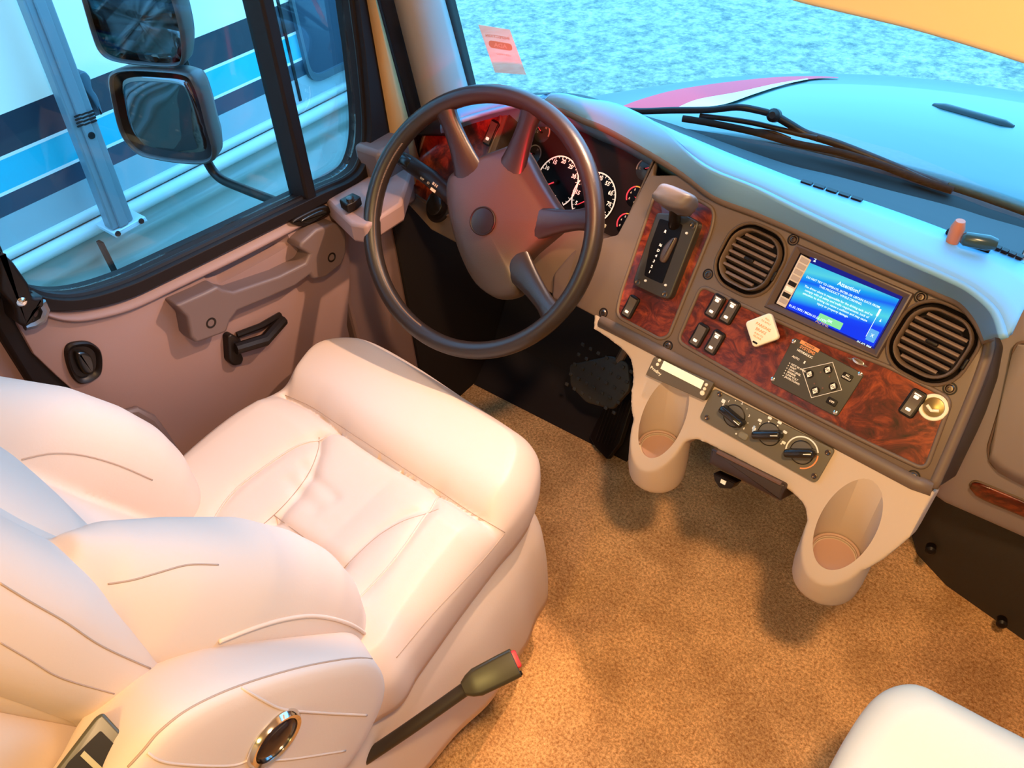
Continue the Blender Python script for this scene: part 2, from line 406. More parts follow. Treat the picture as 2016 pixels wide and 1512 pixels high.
def dcut(o, mb):
    bmesh.ops.translate(mb.bm, verts=mb.bm.verts, vec=-base)
    me = bpy.data.meshes.new('c'); bmesh.ops.recalc_face_normals(mb.bm, faces=mb.bm.faces); mb.bm.to_mesh(me); mb.bm.free()
    k = bpy.data.objects.new('c', me); COL.objects.link(k); k.location = base
    m = o.modifiers.new('b', 'BOOLEAN'); m.operation = 'DIFFERENCE'; m.solver = 'EXACT'; m.object = k
    bake(o); bpy.data.objects.remove(k); o.data.shade_smooth(); o.data.set_sharp_from_angle(angle=radians(35))
def dc(x, y): return (x/2.6526, 330+y/2.6526)      # crop coordinates -> photo pixels
# hand pocket (long rounded recess)
pk = DOOR.hits([dc(1085, 590), dc(1060, 550), dc(1100, 505), dc(1430, 335), dc(1490, 340), dc(1510, 380), dc(1480, 425), dc(1190, 585), dc(1130, 605)])
pks = [tuple(v) for v in catmull([Vector(p) for p in pk], 5, True)]
c = MB()
cx_, cy_ = sum(p[0] for p in pks)/len(pks), sum(p[1] for p in pks)/len(pks)
c.rings([[DOOR.p(cx_+(a-cx_)*s, cy_+(b-cy_)*s, h) for a, b in pks] for s, h in ((1.04, .02), (1.0, -.002), (.93, -.013), (.80, -.022), (.55, -.026))])
dcut(dp, c)
# grab handle
def hpts(L): return DOOR.hits([dc(*q) for q in L])
gh = hpts([(855, 685), (1000, 622), (1075, 585), (1105, 605), (1160, 615), (1400, 535), (1535, 470), (1560, 425), (1505, 395), (1510, 365), (1590, 295), (1690, 264), (1738, 290), (1750, 330), (1748, 420), (1725, 480), (1640, 545), (1575, 555), (1560, 530), (1480, 590), (1330, 655), (1180, 715), (1140, 770), (1125, 825), (965, 882), (935, 850), (915, 745)])
hb = MB().poly(DOOR, gh, -.012, .034).build('grab_handle', M_HAND, door, bevel=.008, seg=4)
hs = MB()
for q in ((1040, 775), (1670, 440)):
    a, b = hpts([q])[0]; hs.lathe(DOOR, [(.010, .0335), (.010, .0345), (.007, .0348), (.006, .0335)], 20, a, b)
hs.build('screw_cap', M_BLK, hb)
# latch lever
lv = MB(); a, b = hpts([(1190, 945)])[0]
lv.dome(DOOR, rnd(hpts([(1162, 868), (1185, 853), (1240, 885), (1225, 930), (1250, 985), (1235, 1015), (1195, 1022), (1170, 1000)]), .006), -.004, .016, .005)
P0 = hpts([(1195, 925), (1330, 870), (1460, 790)]); lv.tube([DOOR.p(P0[0][0], P0[0][1], .02), DOOR.p(P0[1][0], P0[1][1], .03), DOOR.p(P0[2][0], P0[2][1], .008)], [.011, .012, .012], 10)
P1 = hpts([(1230, 870), (1340, 815), (1455, 765)]); lv.tube([DOOR.p(P1[0][0], P1[0][1], .004), DOOR.p(P1[1][0], P1[1][1], .012), DOOR.p(P1[2][0], P1[2][1], .004)], .006, 8)
lv.build('latch_lever', M_BLK, door)
# window switch on the door top
sw = MB(); sp = hpts([(1505, 262), (1640, 195), (1695, 195), (1700, 225), (1575, 290), (1520, 290)])
sw.dome(DOOR, [tuple(v) for v in catmull([Vector(p) for p in sp], 5, True)], -.003, .016, .004); so = sw.build('window_switch', M_BLK, door)
cxs, cys = sum(p[0] for p in sp)/6, sum(p[1] for p in sp)/6
MB().dome(DOOR, [(cxs+(p[0]-cxs)*.66, cys+(p[1]-cys)*.6) for p in [tuple(v) for v in catmull([Vector(p) for p in sp], 5, True)]], .015, .020, .003).build('switch_key', M_KNOB, so)
# oval lock pull
op = hpts([(335, 985), (345, 925), (400, 905), (470, 910), (520, 960), (522, 1060), (480, 1105), (410, 1122), (365, 1080)])
ops = [tuple(v) for v in catmull([Vector(p) for p in op], 5, True)]; ox, oy = sum(p[0] for p in op)/9, sum(p[1] for p in op)/9
lk = MB(); lk.rings([[DOOR.p(ox+(a-ox)*s, oy+(b-oy)*s, h) for a, b in ops] for s, h in ((1.0, -.002), (1.0, .005), (.93, .008), (.82, .006), (.72, .0015))], True, True)
lo = lk.build('lock_bezel', M_BLK, door)
MB().dome(DOOR, [(ox-.0+(a-ox)*.42, oy+(b-oy)*.6) for a, b in ops], -.006, .012, .006).build('lock_pull', M_KNOB, lo)
# moulded pocket lip near the seat and small plug
pl_ = MB(); q = DOOR.hits([(232, 812), (262, 808), (290, 825), (312, 855), (335, 890)]); pl_.tube([DOOR.p(a, b, .004) for a, b in q], [.004, .010, .013, .014, .014], 10); pl_.build('pocket_lip', M_HAND, door)
# rubber seal between door and body at the rear
sl = MB(); q = DOOR.hits([(-30, 560), (25, 590), (60, 640), (130, 745), (230, 830), (345, 920)]); q2 = DOOR.hits([(-60, 640), (-10, 640), (20, 690), (70, 770), (160, 880), (260, 960)])
sl.poly(DOOR, q+q2[::-1], -.09, -.006); sl.build('door_seal', M_RUB, door, bevel=.006)

# small seat belt anchor bracket on the pillar
an = thing('belt_anchor', 'black latch bracket on the body pillar behind the door window', 'bracket', XH(35, 600, -1.09))
B = MB(); B.dome(DOOR, rnd(DOOR.hits([(-20, 480), (8, 505), (38, 548), (44, 572), (66, 570), (68, 590), (48, 602), (52, 618), (30, 632), (14, 622), (8, 590), (-20, 560)]), .004), -.02, .03, .006); B.build('bracket_plate', M_BLK, an)
B = MB(); a, b = DOOR.hit(20, 579); B.lathe(DOOR, [(.007, .028), (.007, .033), (.004, .035)], 12, a, b); B.build('bolt', M_CHR, an)
B = MB(); q = DOOR.hits([(66, 585), (74, 600), (68, 618), (52, 628), (34, 632)]); B.tube([DOOR.p(a, b, .02) for a, b in q], .007, 8); B.build('latch_hook', mat('steel', (.25, .25, .28), .35, metal=1), an)

# mirror switch on the dash corner by the pillar
E_ = GND.sub(0, 0, 0, .80)
msq = [ZH(x, y, .80) for x, y in ((668, 398), (695, 384), (712, 392), (700, 402), (684, 410))]
o = MB().dome(GND, rnd([(v.x, v.y) for v in msq], .004), .79, .806, .003).build('mirror_switch', M_BLK); settag(o, 'small black mirror switch on the door corner left of the steering wheel', 'switch')
v = ZH(690, 395, .806); k = MB().lathe(GND.sub(v.x, v.y, 0, .806), [(.008, -.001), (.007, .006), (.004, .007)], 16); k.build('switch_key', M_KNOB, o)
# top shelf between door and dash end (mauve)
sh = MB(); q = [ZH(x, y, .785) for x, y in ((640, 392), (700, 360), (760, 322), (800, 290), (812, 330), (790, 400), (720, 445), (690, 440))]
sh.poly(GND, [(v.x, v.y) for v in q], .745, .785); o = sh.build('trim_6', M_DOOR, bevel=.006); struct(o)

# ================================================================== STEERING WHEEL
t_, a_ = .624, .127
WN = Vector((sin(a_)*cos(t_), -cos(a_)*cos(t_), sin(t_)))
WX = Vector((0, 0, 1)).cross(WN).normalized(); WX = WX if WX.x > 0 else -WX
WY = WN.cross(WX)
WC = Vector((-.768, .848, .812))
WF = Fr(WC, WX, WY)
sw_ = thing('steering_wheel', 'large four spoke steering wheel in dark stitched leather with round hub emblem', 'steering wheel', WC)
RM, RT = .2165, .0155
rim = MB(); R = []
for i in range(96):
    th = 2*pi*i/96; rad = WX*cos(th)+WY*sin(th)
    R.append([WC+rad*(RM+RT*cos(2*pi*k/16)*1.0)+WN*(RT*sin(2*pi*k/16)*1.12) for k in range(16)])
R.append(R[0]); rim.rings(R, False, False); rim.build('rim', M_WHEEL, sw_, smooth=180, dbl=True)
# stitching along the inner face of the rim
st = MB()
for i in range(0, 170):
    th = radians(150+i*.62); rad = WX*cos(th)+WY*sin(th); tan = WY*cos(th)-WX*sin(th)
    c0 = WC+rad*(RM-RT*.86)+WN*(RT*.72); st.tube([c0-tan*.0009-rad*.0012, c0+tan*.0009+rad*.0014], .0006, 5)
st.build('stitching', mat('stitch', (.30, .17, .10), .6), sw_)
HF = WF.sub(0, 0, 46-90, -.036)       # wheel frame turned; y axis = symmetry axis
def spoke(ang, w0, w1, h0, r0=.08):
    mb = MB(); R = []
    for k in range(11):
        t = k/10; r = r0+(RM-.004-r0)*t; w = w0+(w1-w0)*t; w = .0165+.020*(1-t)**2.4+.007*max(0, (t-.75)/.25)**2; th = radians(ang)
        rad = HF.x*cos(th)+HF.y*sin(th); tan = HF.y*cos(th)-HF.x*sin(th)
        h = h0+( .036-h0)*(t**1.6); d = .012
        c = HF.o+rad*r+HF.z*h; d = .012-.003*(1-t)
        R.append([c+tan*(w*cos(2*pi*q/16))+HF.z*(d*(abs(sin(2*pi*q/16))**.8)*(1 if sin(2*pi*q/16) >= 0 else -1)) for q in range(16)])
    return mb.rings(R)
for ang in (90-80+3, 90+80-3, 90-30, 90+30): spoke(ang, .021, .017, .004).build('spoke', M_WHEEL, sw_, smooth=60)
# hub pad, traced in the wheel plane
padpx = [(905, 330), (930, 312), (985, 290), (1012, 283), (1034, 300), (1062, 352), (1092, 400), (1110, 422), (1112, 440), (1080, 470), (1040, 505), (1020, 540), (1022, 572), (1008, 585), (975, 588), (935, 560), (905, 505), (885, 440), (876, 380), (882, 345)]
pd = [tuple(v) for v in catmull([Vector(WF.hit(x, y, -.030)) for x, y in padpx], 4, True)]
hx, hy = WF.hit(958, 437, -.03); 
hub = MB(); prof = [(1.0, -.062), (1.0, -.040), (.985, -.033), (.95, -.028), (.88, -.0245), (.7, -.0205), (.45, -.018), (.2, -.017)]
hub.rings([[WF.p(hx+(a-hx)*s, hy+(b-hy)*s, h) for a, b in pd] for s, h in prof]); hub.build('hub_pad', M_HUB, sw_, smooth=50)
em = WF.sub(hx, hy, -10, -.0155)
MB().lathe(em, [(.0250, -.002), (.0250, .0012), (.0235, .0022), (.0222, .0012)], 40).build('emblem_ring', M_BLK, sw_)
e = MB().lathe(em, [(.0222, -.001), (.0215, .0016), (.010, .0024), (.0001, .0026)], 40).build('emblem', mat('emblem_plastic', (.008, .004, .004), .35), sw_)
# column
co = thing('steering_column', 'dark brown steering column shroud behind the wheel', 'steering column', WC-WN*.2)
cl = MB(); ax = -WN; R = []
for k, (d, a, b) in enumerate(((.045, .05, .045), (.07, .055, .05), (.12, .062, .075), (.20, .060, .085), (.27, .055, .07), (.34, .04, .05))):
    c = WC+ax*d+WY*(-.012*k*.5); R.append([c+WX*a*cos(2*pi*q/24)+WY*b*sin(2*pi*q/24) for q in range(24)])
cl.rings(R); cl.build('column_shroud', mat('column_plastic', (.05, .03, .025), .5, bump=.2, bscale=900, dist=.0003), co, smooth=60)
cc = WC+ax*.09
# tilt lever cover seen through the right gap (lighter)
CF = Fr(WC+ax*.115, WX, WY)
q = CF.hits([(1088, 540), (1140, 478), (1180, 470), (1188, 505), (1165, 560), (1130, 600), (1085, 590)])
MB().dome(CF, rnd(q, .008), -.06, .0, .006).build('column_cover', mat('column_cover_plastic', (.085, .055, .045), .5), co)
# turn signal stalk
sk = thing('turn_signal_stalk', 'black multi-function stalk with white symbols left of the steering column', 'stalk', CF.p(-.08, .02))
SF = Fr(WC+ax*.055, WX, WY)
P = [SF.hit(x, y) for x, y in ((800, 318), (850, 352), (885, 385), (915, 420))]
s1 = MB(); s1.tube([SF.p(a, b) for a, b in P], [.0150, .0165, .0155, .011], 14, flat=.8, up=WN); s1.build('stalk_arm', M_BLK, sk)
P2 = SF.hit(800, 318); MB().lathe(Fr(SF.p(*P2), WN.cross(Vector((SF.p(*P[1])-SF.p(*P[0])))).normalized(), WN), [(.0128, -.012), (.0135, -.006), (.0135, .012), (.012, .016)], 18).build('stalk_cap', M_KNOB, sk)
dvec = Vector(P[2])-Vector(P[0]); an_ = math.degrees(atan2(dvec.y, dvec.x)); MF = SF.sub(P[1][0], P[1][1]-.006, an_, .0122)
m_ = MB(); m_.text(MF, 'OFF', -.012, -.003, .0055, h=.0008); m_.text(MF, 'ID', .004, -.002, .006, h=.0008); m_.box(MF, .014, .026, -.009, -.004, 0, .0014); m_.box(MF, .012, .016, .001, .006, 0, .0014); m_.box(MF, .018, .020, .001, .006, 0, .0014); m_.box(MF, .022, .024, .001, .006, 0, .0014)
m_.build('lettering', mat('stalk_print', (.55, .45, .30), .5), sk, smooth=0)

# ================================================================== DASHBOARD
dash = thing('dashboard', 'wide taupe dashboard with bronze instrument bezel and burl wood inlays under the windshield', 'dashboard', (-.2, 1.15, .4))
A_px = [(1107, 212), (1155, 232), (1204, 252), (1290, 300), (1355, 340), (1414, 383), (1490, 412), (1577, 448), (1696, 502), (1790, 542), (1855, 570), (1899, 590), (1932, 628), (1950, 668)]
B_px = [(1100, 192), (1150, 202), (1215, 213), (1296, 252), (1350, 295), (1405, 332), (1490, 366), (1577, 408), (1700, 466), (1795, 509), (1860, 537), (1915, 565), (1966, 610), (1985, 665)]
A3 = [PAN.p(*PAN.hit(x, y), .004) for x, y in ((870, 258), (940, 232), (1040, 208))]+[PAN.p(*PAN.hit(x, y), .004) for x, y in A_px]
B3 = [ZH(x, y, z) for x, y, z in ((872, 244, .92), (945, 220, .925), (1035, 198, .932))]+[ZH(x, y, .935-.001*max(0, i-10)**2.6) for i, (x, y) in enumerate(B_px)]
rows = []
for k in range(7):
    t = k/6; rows.append([a.lerp(b, t)+Vector((0, -.003, .006))*sin(pi*t) for a, b in zip(A3, B3)])
rows = [catmull(r, 4) for r in rows]
lip = [[v+(-PAN.z)*.03*q+Vector((0, 0, -.012*q)) for v in rows[0]] for q in (2, 1)]
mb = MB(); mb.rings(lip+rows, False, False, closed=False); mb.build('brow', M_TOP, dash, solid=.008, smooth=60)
# bronze roll under the brow
mb = MB(); mb.tube([v-PAN.y*.005+PAN.z*.0 for v in rows[0]][8:], .0075, 10); mb.build('bezel_roll', M_BEZ, dash, smooth=180)
C_px = [(1104, 190), (1156, 198), (1222, 216), (1320, 254), (1380, 278), (1440, 303), (1505, 328), (1576, 355), (1690, 391), (1775, 420), (1864, 453), (1925, 480), (1993, 505), (2060, 530)]
C3 = [ZH(x, y, z) for x, y, z in ((885, 218, .92), (955, 200, .925), (1040, 190, .927))]+[ZH(x, y, .928) for x, y in C_px]
rows2 = [[a.lerp(b, t)+Vector((0, 0, .004))*sin(pi*t) for a, b in zip(B3, C3)] for t in (0, .04, .08, .3, .6, 1)]
rows2[1] = [v+Vector((0, 0, -.0035)) for v in rows2[1]]
D_px = [(1100, 182), (1160, 190), (1236, 217), (1330, 246), (1410, 275), (1480, 300), (1560, 326), (1640, 345), (1730, 369), (1800, 387), (1880, 408), (1950, 430), (2020, 450), (2090, 475)]
rows2 = [catmull(r, 4) for r in rows2]
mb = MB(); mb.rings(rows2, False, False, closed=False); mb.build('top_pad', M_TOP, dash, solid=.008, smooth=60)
D3 = [ZH(x, y, .875) for x, y in ((890, 214), (958, 196), (1040, 184))]+[ZH(x, y, .875) for x, y in D_px]
C3 = C3+[Vector((.30, 1.075, .905)), Vector((.7, 1.075, .905)), Vector((1.27, 1.075, .905))]; D3 = D3+[Vector((.30, 1.20, .87)), Vector((.7, 1.08, .872)), Vector((1.27, 1.08, .872))]
mb = MB(); r3 = [catmull(r, 4) for r in ([v+Vector((0, 0, -.001)) for v in C3], [v.lerp(w, .12)+Vector((0, 0, -.012)) for v, w in zip(C3, D3)], D3, [v+Vector((0, .01, -.04)) for v in D3])]
mb.rings(r3, False, False, closed=False); mb.build('defrost_trough', mat('dark_trough_plastic', (.020, .022, .026), .6, spec=.25), dash, solid=.006, smooth=60)
# defrost slots
mb = MB()
for (x0, y0, x1, y1, nn) in ((1577, 357, 1700, 397, 5), (1958, 486, 2016, 510, 4)):
    for i in range(nn):
        p, q = ZH(x0+(x1-x0)*(i+.08)/nn, y0+(y1-y0)*(i+.08)/nn, .9285), ZH(x0+(x1-x0)*(i+.9)/nn, y0+(y1-y0)*(i+.9)/nn, .9285)
        d = (q-p).normalized(); w = Vector((-d.y, d.x, 0))*.006
        MB().poly(GND, [(v.x, v.y) for v in (p-w, q-w, q+w*.2, p+w*.2)], .9265, .9325).build('defrost_slot', M_BLK, dash, smooth=0)

# bezel plate (one moulded piece round cluster, vents, screen)
bz_px = [(1285, 345), (1340, 344), (1414, 384), (1490, 414), (1577, 450), (1696, 504), (1790, 544), (1855, 573), (1899, 594), (1930, 630), (1945, 670), (1930, 730), (1885, 845), (1838, 957), (1800, 948), (1640, 862), (1490, 783), (1315, 693), (1180, 628)]
bp = PAN.hits(bz_px)
poly = bp+[(-.60, -.245), (-.80, -.25), (-.915, -.22), (-.915, .015), (-.715, .045), (-.708, -.085), (-.68, -.116), (-.41, -.116), (-.382, -.098), (-.376, -.03), (-.372, .04)]
bez = MB().poly(PAN, poly, -.014, 0).build('bezel', M_BEZ, dash, bevel=.004)
VENTS = ((-.146, -.046), (.136, -.048))
# body of the pod behind the bezel
pod = [(a, b) for a, b in PAN.hits([(1300, 350), (1414, 384), (1577, 450), (1696, 504), (1855, 573), (1905, 592), (1945, 632), (1962, 680), (1945, 745), (1895, 860), (1846, 962)], -.006)]+[(-.36, -.24), (-.36, -.05)]
MB().dome(PAN, rnd(pod, .004), -.15, -.006, .010).build('pod_body', mat('dark_bronze_side', (.035, .022, .018), .5, bump=.2, bscale=900, dist=.0003), dash)
def cutw(o, mb):
    b = Vector((0, 0, 0)); q = o.parent
    while q: b += q.location; q = q.parent
    bmesh.ops.translate(mb.bm, verts=mb.bm.verts, vec=-b)
    bmesh.ops.recalc_face_normals(mb.bm, faces=mb.bm.faces)
    me = bpy.data.meshes.new('c'); mb.bm.to_mesh(me); mb.bm.free()
    k = bpy.data.objects.new('c', me); COL.objects.link(k); k.location = b
    bpy.context.view_layer.update()
    m = o.modifiers.new('b', 'BOOLEAN'); m.operation = 'DIFFERENCE'; m.solver = 'EXACT'; m.object = k
    bake(o); bpy.data.objects.remove(k); o.data.shade_smooth(); o.data.set_sharp_from_angle(angle=radians(40))
podb = bpy.data.objects['pod_body']; bake(bez)
for cx, cy in VENTS:
    G = PAN.sub(cx, cy, -2)
    for o_ in (bez, podb): cutw(o_, MB().poly(G, rrect(0, 0, .0965, .1005, .036, 7), -.030, .02))
# bottom roll of the bezel
mb = MB(); q = PAN.hits([(1182, 632), (1315, 700), (1490, 788), (1640, 866), (1800, 950), (1836, 962)]); mb.tube([PAN.p(a, b, -.004) for a, b in q], .0115, 12); mb.build('bezel_roll', M_BEZ, dash, smooth=180)
mb = MB(); q = PAN.hits([(1836, 960), (1885, 848), (1930, 735), (1946, 672), (1928, 628), (1895, 592), (1850, 571)]); mb.tube(catmull([PAN.p(a, b, -.003) for a, b in q], 5), .007, 10); mb.build('bezel_roll', M_BEZ, dash, smooth=180)
# cluster tub
tub = MB()
tp = [(-.375, .06), (-.375, -.10), (-.41, -.118), (-.68, -.118), (-.71, -.085), (-.712, .06)]
tub.rings([[PAN.p(a, b, -.002) for a, b in tp], [PAN.p(a+(.004 if a < -.5 else -.012), b+.006 if b < 0 else b, -.062) for a, b in tp]], False, False, closed=False); tub.build('cluster_tub', mat('tub_plastic', (.06, .035, .025), .6), dash, solid=.003, smooth=0)
MB().poly(PAN, [(-.90, .03), (-.36, .04), (-.36, -.2), (-.90, -.2)], -.085, -.080).build('cluster_back', M_DARK, dash)
# wood inlays with bronze lips
def inlay(px, r, parent=dash, pts=None):
    q = rnd(pts or PAN.hits(px), r, 6); MB().poly(PAN, q, -.001, .0008).build('wood_inlay', M_WOOD, parent, smooth=0)
    mb = MB(); mb.tube([PAN.p(a, b, .0005) for a, b in q], .0032, 8, closed=True); mb.build('inlay_lip', M_BEZ, parent, smooth=180)
inlay([(1293, 372), (1372, 392), (1408, 412), (1402, 452), (1317, 662), (1300, 668), (1214, 622), (1222, 580)], .014)
inlay([(1381, 562), (1500, 618), (1620, 672), (1750, 722), (1874, 786), (1822, 926), (1700, 868), (1500, 768), (1334, 672)], .014)
inlay(None, .02, pts=[(-.905, .015), (-.722, .015), (-.722, -.13), (-.76, -.21), (-.905, -.20)])
# screws
for x, y in ((1188, 616), (1315, 681), (1798, 938), (1870, 765), (1813, 585), (1562, 472), (1394, 540)):
    a, b = PAN.hit(x, y); F2 = PAN.sub(a, b, 20)
    s_ = MB().lathe(F2, [(.0088, -.001), (.0088, .0008), (.0068, .0008), (.0062, -.002)], 24, c0=False, c1=False).build('screw_recess', M_BLK, dash)
    k = MB().lathe(F2, [(.0058, -.002), (.0056, .0006), (.004, .0022), (.0022, .0024), (.0018, .0006)], 20).build('screw', M_SCREW, dash)

# passenger side of the dash: curved profile run across
prof = [(1.070, .905), (1.058, .919), (1.035, .920), (1.012, .898), (1.0, .85), (1.0, .72), (1.015, .58), (1.04, .47), (1.06, .43), (1.10, .412), (1.17, .41)]
ps = catmull([Vector((a, b)) for a, b in prof], 5)
mb = MB(); mb.rings([[Vector((x, p.x+max(0, .06-x)*.35, p.y)) for p in ps] for x in (0, .03, .06, .3, .7, 1.28)], False, False, closed=False); mb.build('passenger_panel', M_DASH, dash, smooth=60, solid=.006)
PF = Fr((0, 1.005, .6), (1, 0, 0), (0, 0, 1))
gl = PF.hits([(1995, 730), (1975, 790), (1950, 880), (1938, 905), (1950, 928), (2016, 965)])+[(1.0, PF.hits([(2016, 965)])[0][1]-.01), (1.0, .24), (.2, .24)]
# glovebox door, slightly proud, wrapped on the profile
def yprof(z):
    for p, q in zip(ps[:-1], ps[1:]):
        if (p.y-z)*(q.y-z) <= 0 and z < .91: return p.x+(q.x-p.x)*((z-p.y)/(q.y-p.y) if q.y != p.y else 0)
    return 1.0
def on_prof(P, lift):
    return [Vector((a, yprof(b+.6)-lift, b+.6)) for a, b in P]
def wrapped(P, lift, name, m, n=22, tubes=None):
    """patch following the profile; P polygon in PF, filled with vertical strips"""
    xs = [p[0] for p in P]; x0, x1 = min(xs), max(xs); cols = []
    for i in range(n*2+1):
        x = x0+(x1-x0)*(.002+.996*i/(2*n)); ys = []
        for (a, b), (c, d) in zip(P, P[1:]+P[:1]):
            if (a-x)*(c-x) <= 0 and a != c: ys.append(b+(d-b)*(x-a)/(c-a))
        cols.append((x, min(ys), max(ys)))
    mb = MB(); mb.rings([on_prof([(x, lo+(hi-lo)*j/10) for j in range(11)], lift) for x, lo, hi in cols], False, False, closed=False)
    return mb.build(name, m, dash, solid=.004, smooth=60)
gb = rnd([(a, b) for a, b in [PF.hit(2003, 660), PF.hit(1985, 755), PF.hit(1943, 888), PF.hit(1950, 925), PF.hit(2016, 962)]+[(.9, -.04), (.9, .22)]], .02, 5)
wrapped(gb, .0015, 'glovebox_door', M_DASH)
mb = MB(); mb.tube(on_prof(gb, .001), .0022, 6, closed=True); mb.build('glovebox_gap', mat('gap_rubber', (.16, .10, .075), .7), dash)  # brown bead along the joint round the glovebox door
wd = rnd([PF.hit(1902, 968), PF.hit(1915, 958), PF.hit(2016, 1000)]+[(.62, PF.hit(2016, 1000)[1]), (.64, PF.hit(2016, 1018)[1]), (.62, PF.hit(2016, 1036)[1]), PF.hit(2016, 1036), PF.hit(1930, 1000), PF.hit(1908, 986)], .012, 4)
wrapped(wd, .002, 'wood_inlay', M_WOOD)
mb = MB(); mb.tube(on_prof(wd, .001), .002, 6, closed=True); mb.build('inlay_lip', M_BEZ, dash)
# dark lower panel under the passenger dash
mb = MB()
lo = [(.035, 1.36), (.075, 1.29), (.15, 1.245), (.31, 1.205), (1.28, 1.15), (1.28, 1.42), (.035, 1.42)]
hi = [(-.02, 1.22), (.0, 1.15), (.05, 1.105), (.25, 1.085), (1.28, 1.06), (1.28, 1.42), (-.02, 1.42)]
mb.rings([[Vector((a+(c-a)*t, b+(d-b)*t, z)) for (a, b), (c, d) in zip(lo, hi)] for t, z in ((0, 0), (.5, .2), (1, .385), (1, .42))]); k = mb.build('lower_panel', mat('charcoal_kick_carpet', (.045, .036, .026), .95, bump=.6, bscale=500, dist=.002), dash, smooth=30)
for x, y in ((1832, 1082), (1972, 1226)):
    v = hitp(x, y, (.12, -.93, .35), (.15, 1.19, .15)); G = Fr(v, (1, .1, 0), (0, .35, .93)); MB().lathe(G, [(.010, -.012), (.010, .006), (.005, .010)], 14).build('push_fastener', M_BLK, dash)
# ------------------------------------------------------------------ lower console with cup holders
K = lambda L: [(a, b) for a, b in KON.hits(L)]
face = [(-.362, .004), (-.352, -.026), (-.30, -.030), (-.262, -.040), (-.243, -.068), (-.232, -.10), (-.212, -.13), (-.165, -.15), (-.12, -.128), (-.105, -.108), (-.08, -.098), (.02, -.092), (.075, -.094), (.10, -.104), (.125, -.14), (.17, -.165), (.212, -.13), (.235, -.06), (.232, .012)]
cb = MB(); cb.poly(KON, [tuple(v) for v in catmull([Vector(p) for p in face[1:-1]], 3)]+[face[-1], face[0]], -.045, 0)
cups = []
for (s, t, R_) in ((-.163, -.100, .0375), (.160, -.092, .0375)):
    c = KON.p(s, t); 
    def zpl(x, y): return KON.o.z-((x-KON.o.x)*KON.z.x+(y-KON.o.y)*KON.z.y)/KON.z.z
    Ro = .051; zl = zpl((c+PB*Ro).x, (c+PB*Ro).y)
    def ringz(r, z=None):
        return [Vector((c.x+r*cos(2*pi*i/40), c.y+r*sin(2*pi*i/40), z if z is not None else zpl(c.x+r*cos(2*pi*i/40), c.y+r*sin(2*pi*i/40)))) for i in range(40)]
    cb.rings([ringz(.046, zl-.055), ringz(.049, zl-.045), ringz(Ro, zl-.02)[:], ringz(Ro)])
    cups.append((c, R_, zl))
cb.poly(KON, [(-.34, 0), (-.335, -.02), (-.25, -.03), (-.2, -.06), (.2, -.06), (.215, 0)], -.12, -.04)
con = cb.build('lower_console', M_CONS, dash, rem=.003, sm=5)
bake(con)
m_ = con.data.materials
for c, R_, zl in cups:
    G = Fr((c.x, c.y, 0), (1, 0, 0), (0, 1, 0)); fl = zl+.012
    cutw(con, MB().lathe(G, [(R_-.006, fl), (R_-.006, fl+.004), (R_, fl+.0045), (R_+.001, fl+.25)], 64))
for c, R_, zl in cups:
    G = Fr((c.x, c.y, 0), (1, 0, 0), (0, 1, 0)); fl = zl+.012
    MB().lathe(G, [(R_-.008, fl-.002), (R_-.008, fl+.0015), (.001, fl+.0015)], 40, c0=False).build('cup_floor', mat('cup_mat', (.42, .25, .19), .6), con)
    mb = MB(); mb.tube([Vector((c.x+(R_-.003)*cos(a), c.y+(R_-.003)*sin(a), fl+.006)) for a in [radians(-35+10*i) for i in range(25)]], .0025, 8); mb.build('cup_ring', mat('cup_ring_plastic', (.42, .27, .2), .5), con, smooth=180)
# pull-out tray under the console
tr = thing('ash_tray', 'dark brown pull-out tray under the climate control panel', 'tray', KON.p(-.005, -.12, .0))
q = K([(1402, 880), (1545, 953), (1534, 985), (1396, 908)])
mb = MB(); F2 = Fr(KON.p(0, 0, .0), KON.x, KON.y); mb.dome(F2, rnd(F2.hits([(1400, 882), (1546, 955), (1536, 988), (1394, 912)], .012), .004), -.06, .012, .004); mb.build('tray_front', mat('tray_plastic', (.028, .014, .011), .35), tr)
mb = MB(); q = F2.hits([(1412, 890), (1538, 953)], .014); mb.tube([F2.p(*q[0], .013), F2.p(*q[1], .013)], .0035, 8); mb.build('tray_lip', mat('tray_lip_plastic', (.13, .07, .05), .35), tr)
ms = thing('hook_switch', 'tiny black bracket with a lit slot hanging below the pull-out tray', 'switch', KON.p(-.05, -.17))
F3 = Fr(KON.p(0, 0, -.005), KON.x, KON.y)
mb = MB(); mb.dome(F3, rnd(F3.hits([(1406, 930), (1450, 950), (1440, 962), (1418, 960), (1408, 945)]), .002), -.02, .004, .002); mb.build('bracket', M_BLK, ms)
mb = MB(); q = F3.hits([(1420, 943), (1430, 948), (1427, 955), (1418, 950)], .005); mb.poly(F3, q, .003, .0055); mb.build('slot', M_WHT, ms, smooth=0)

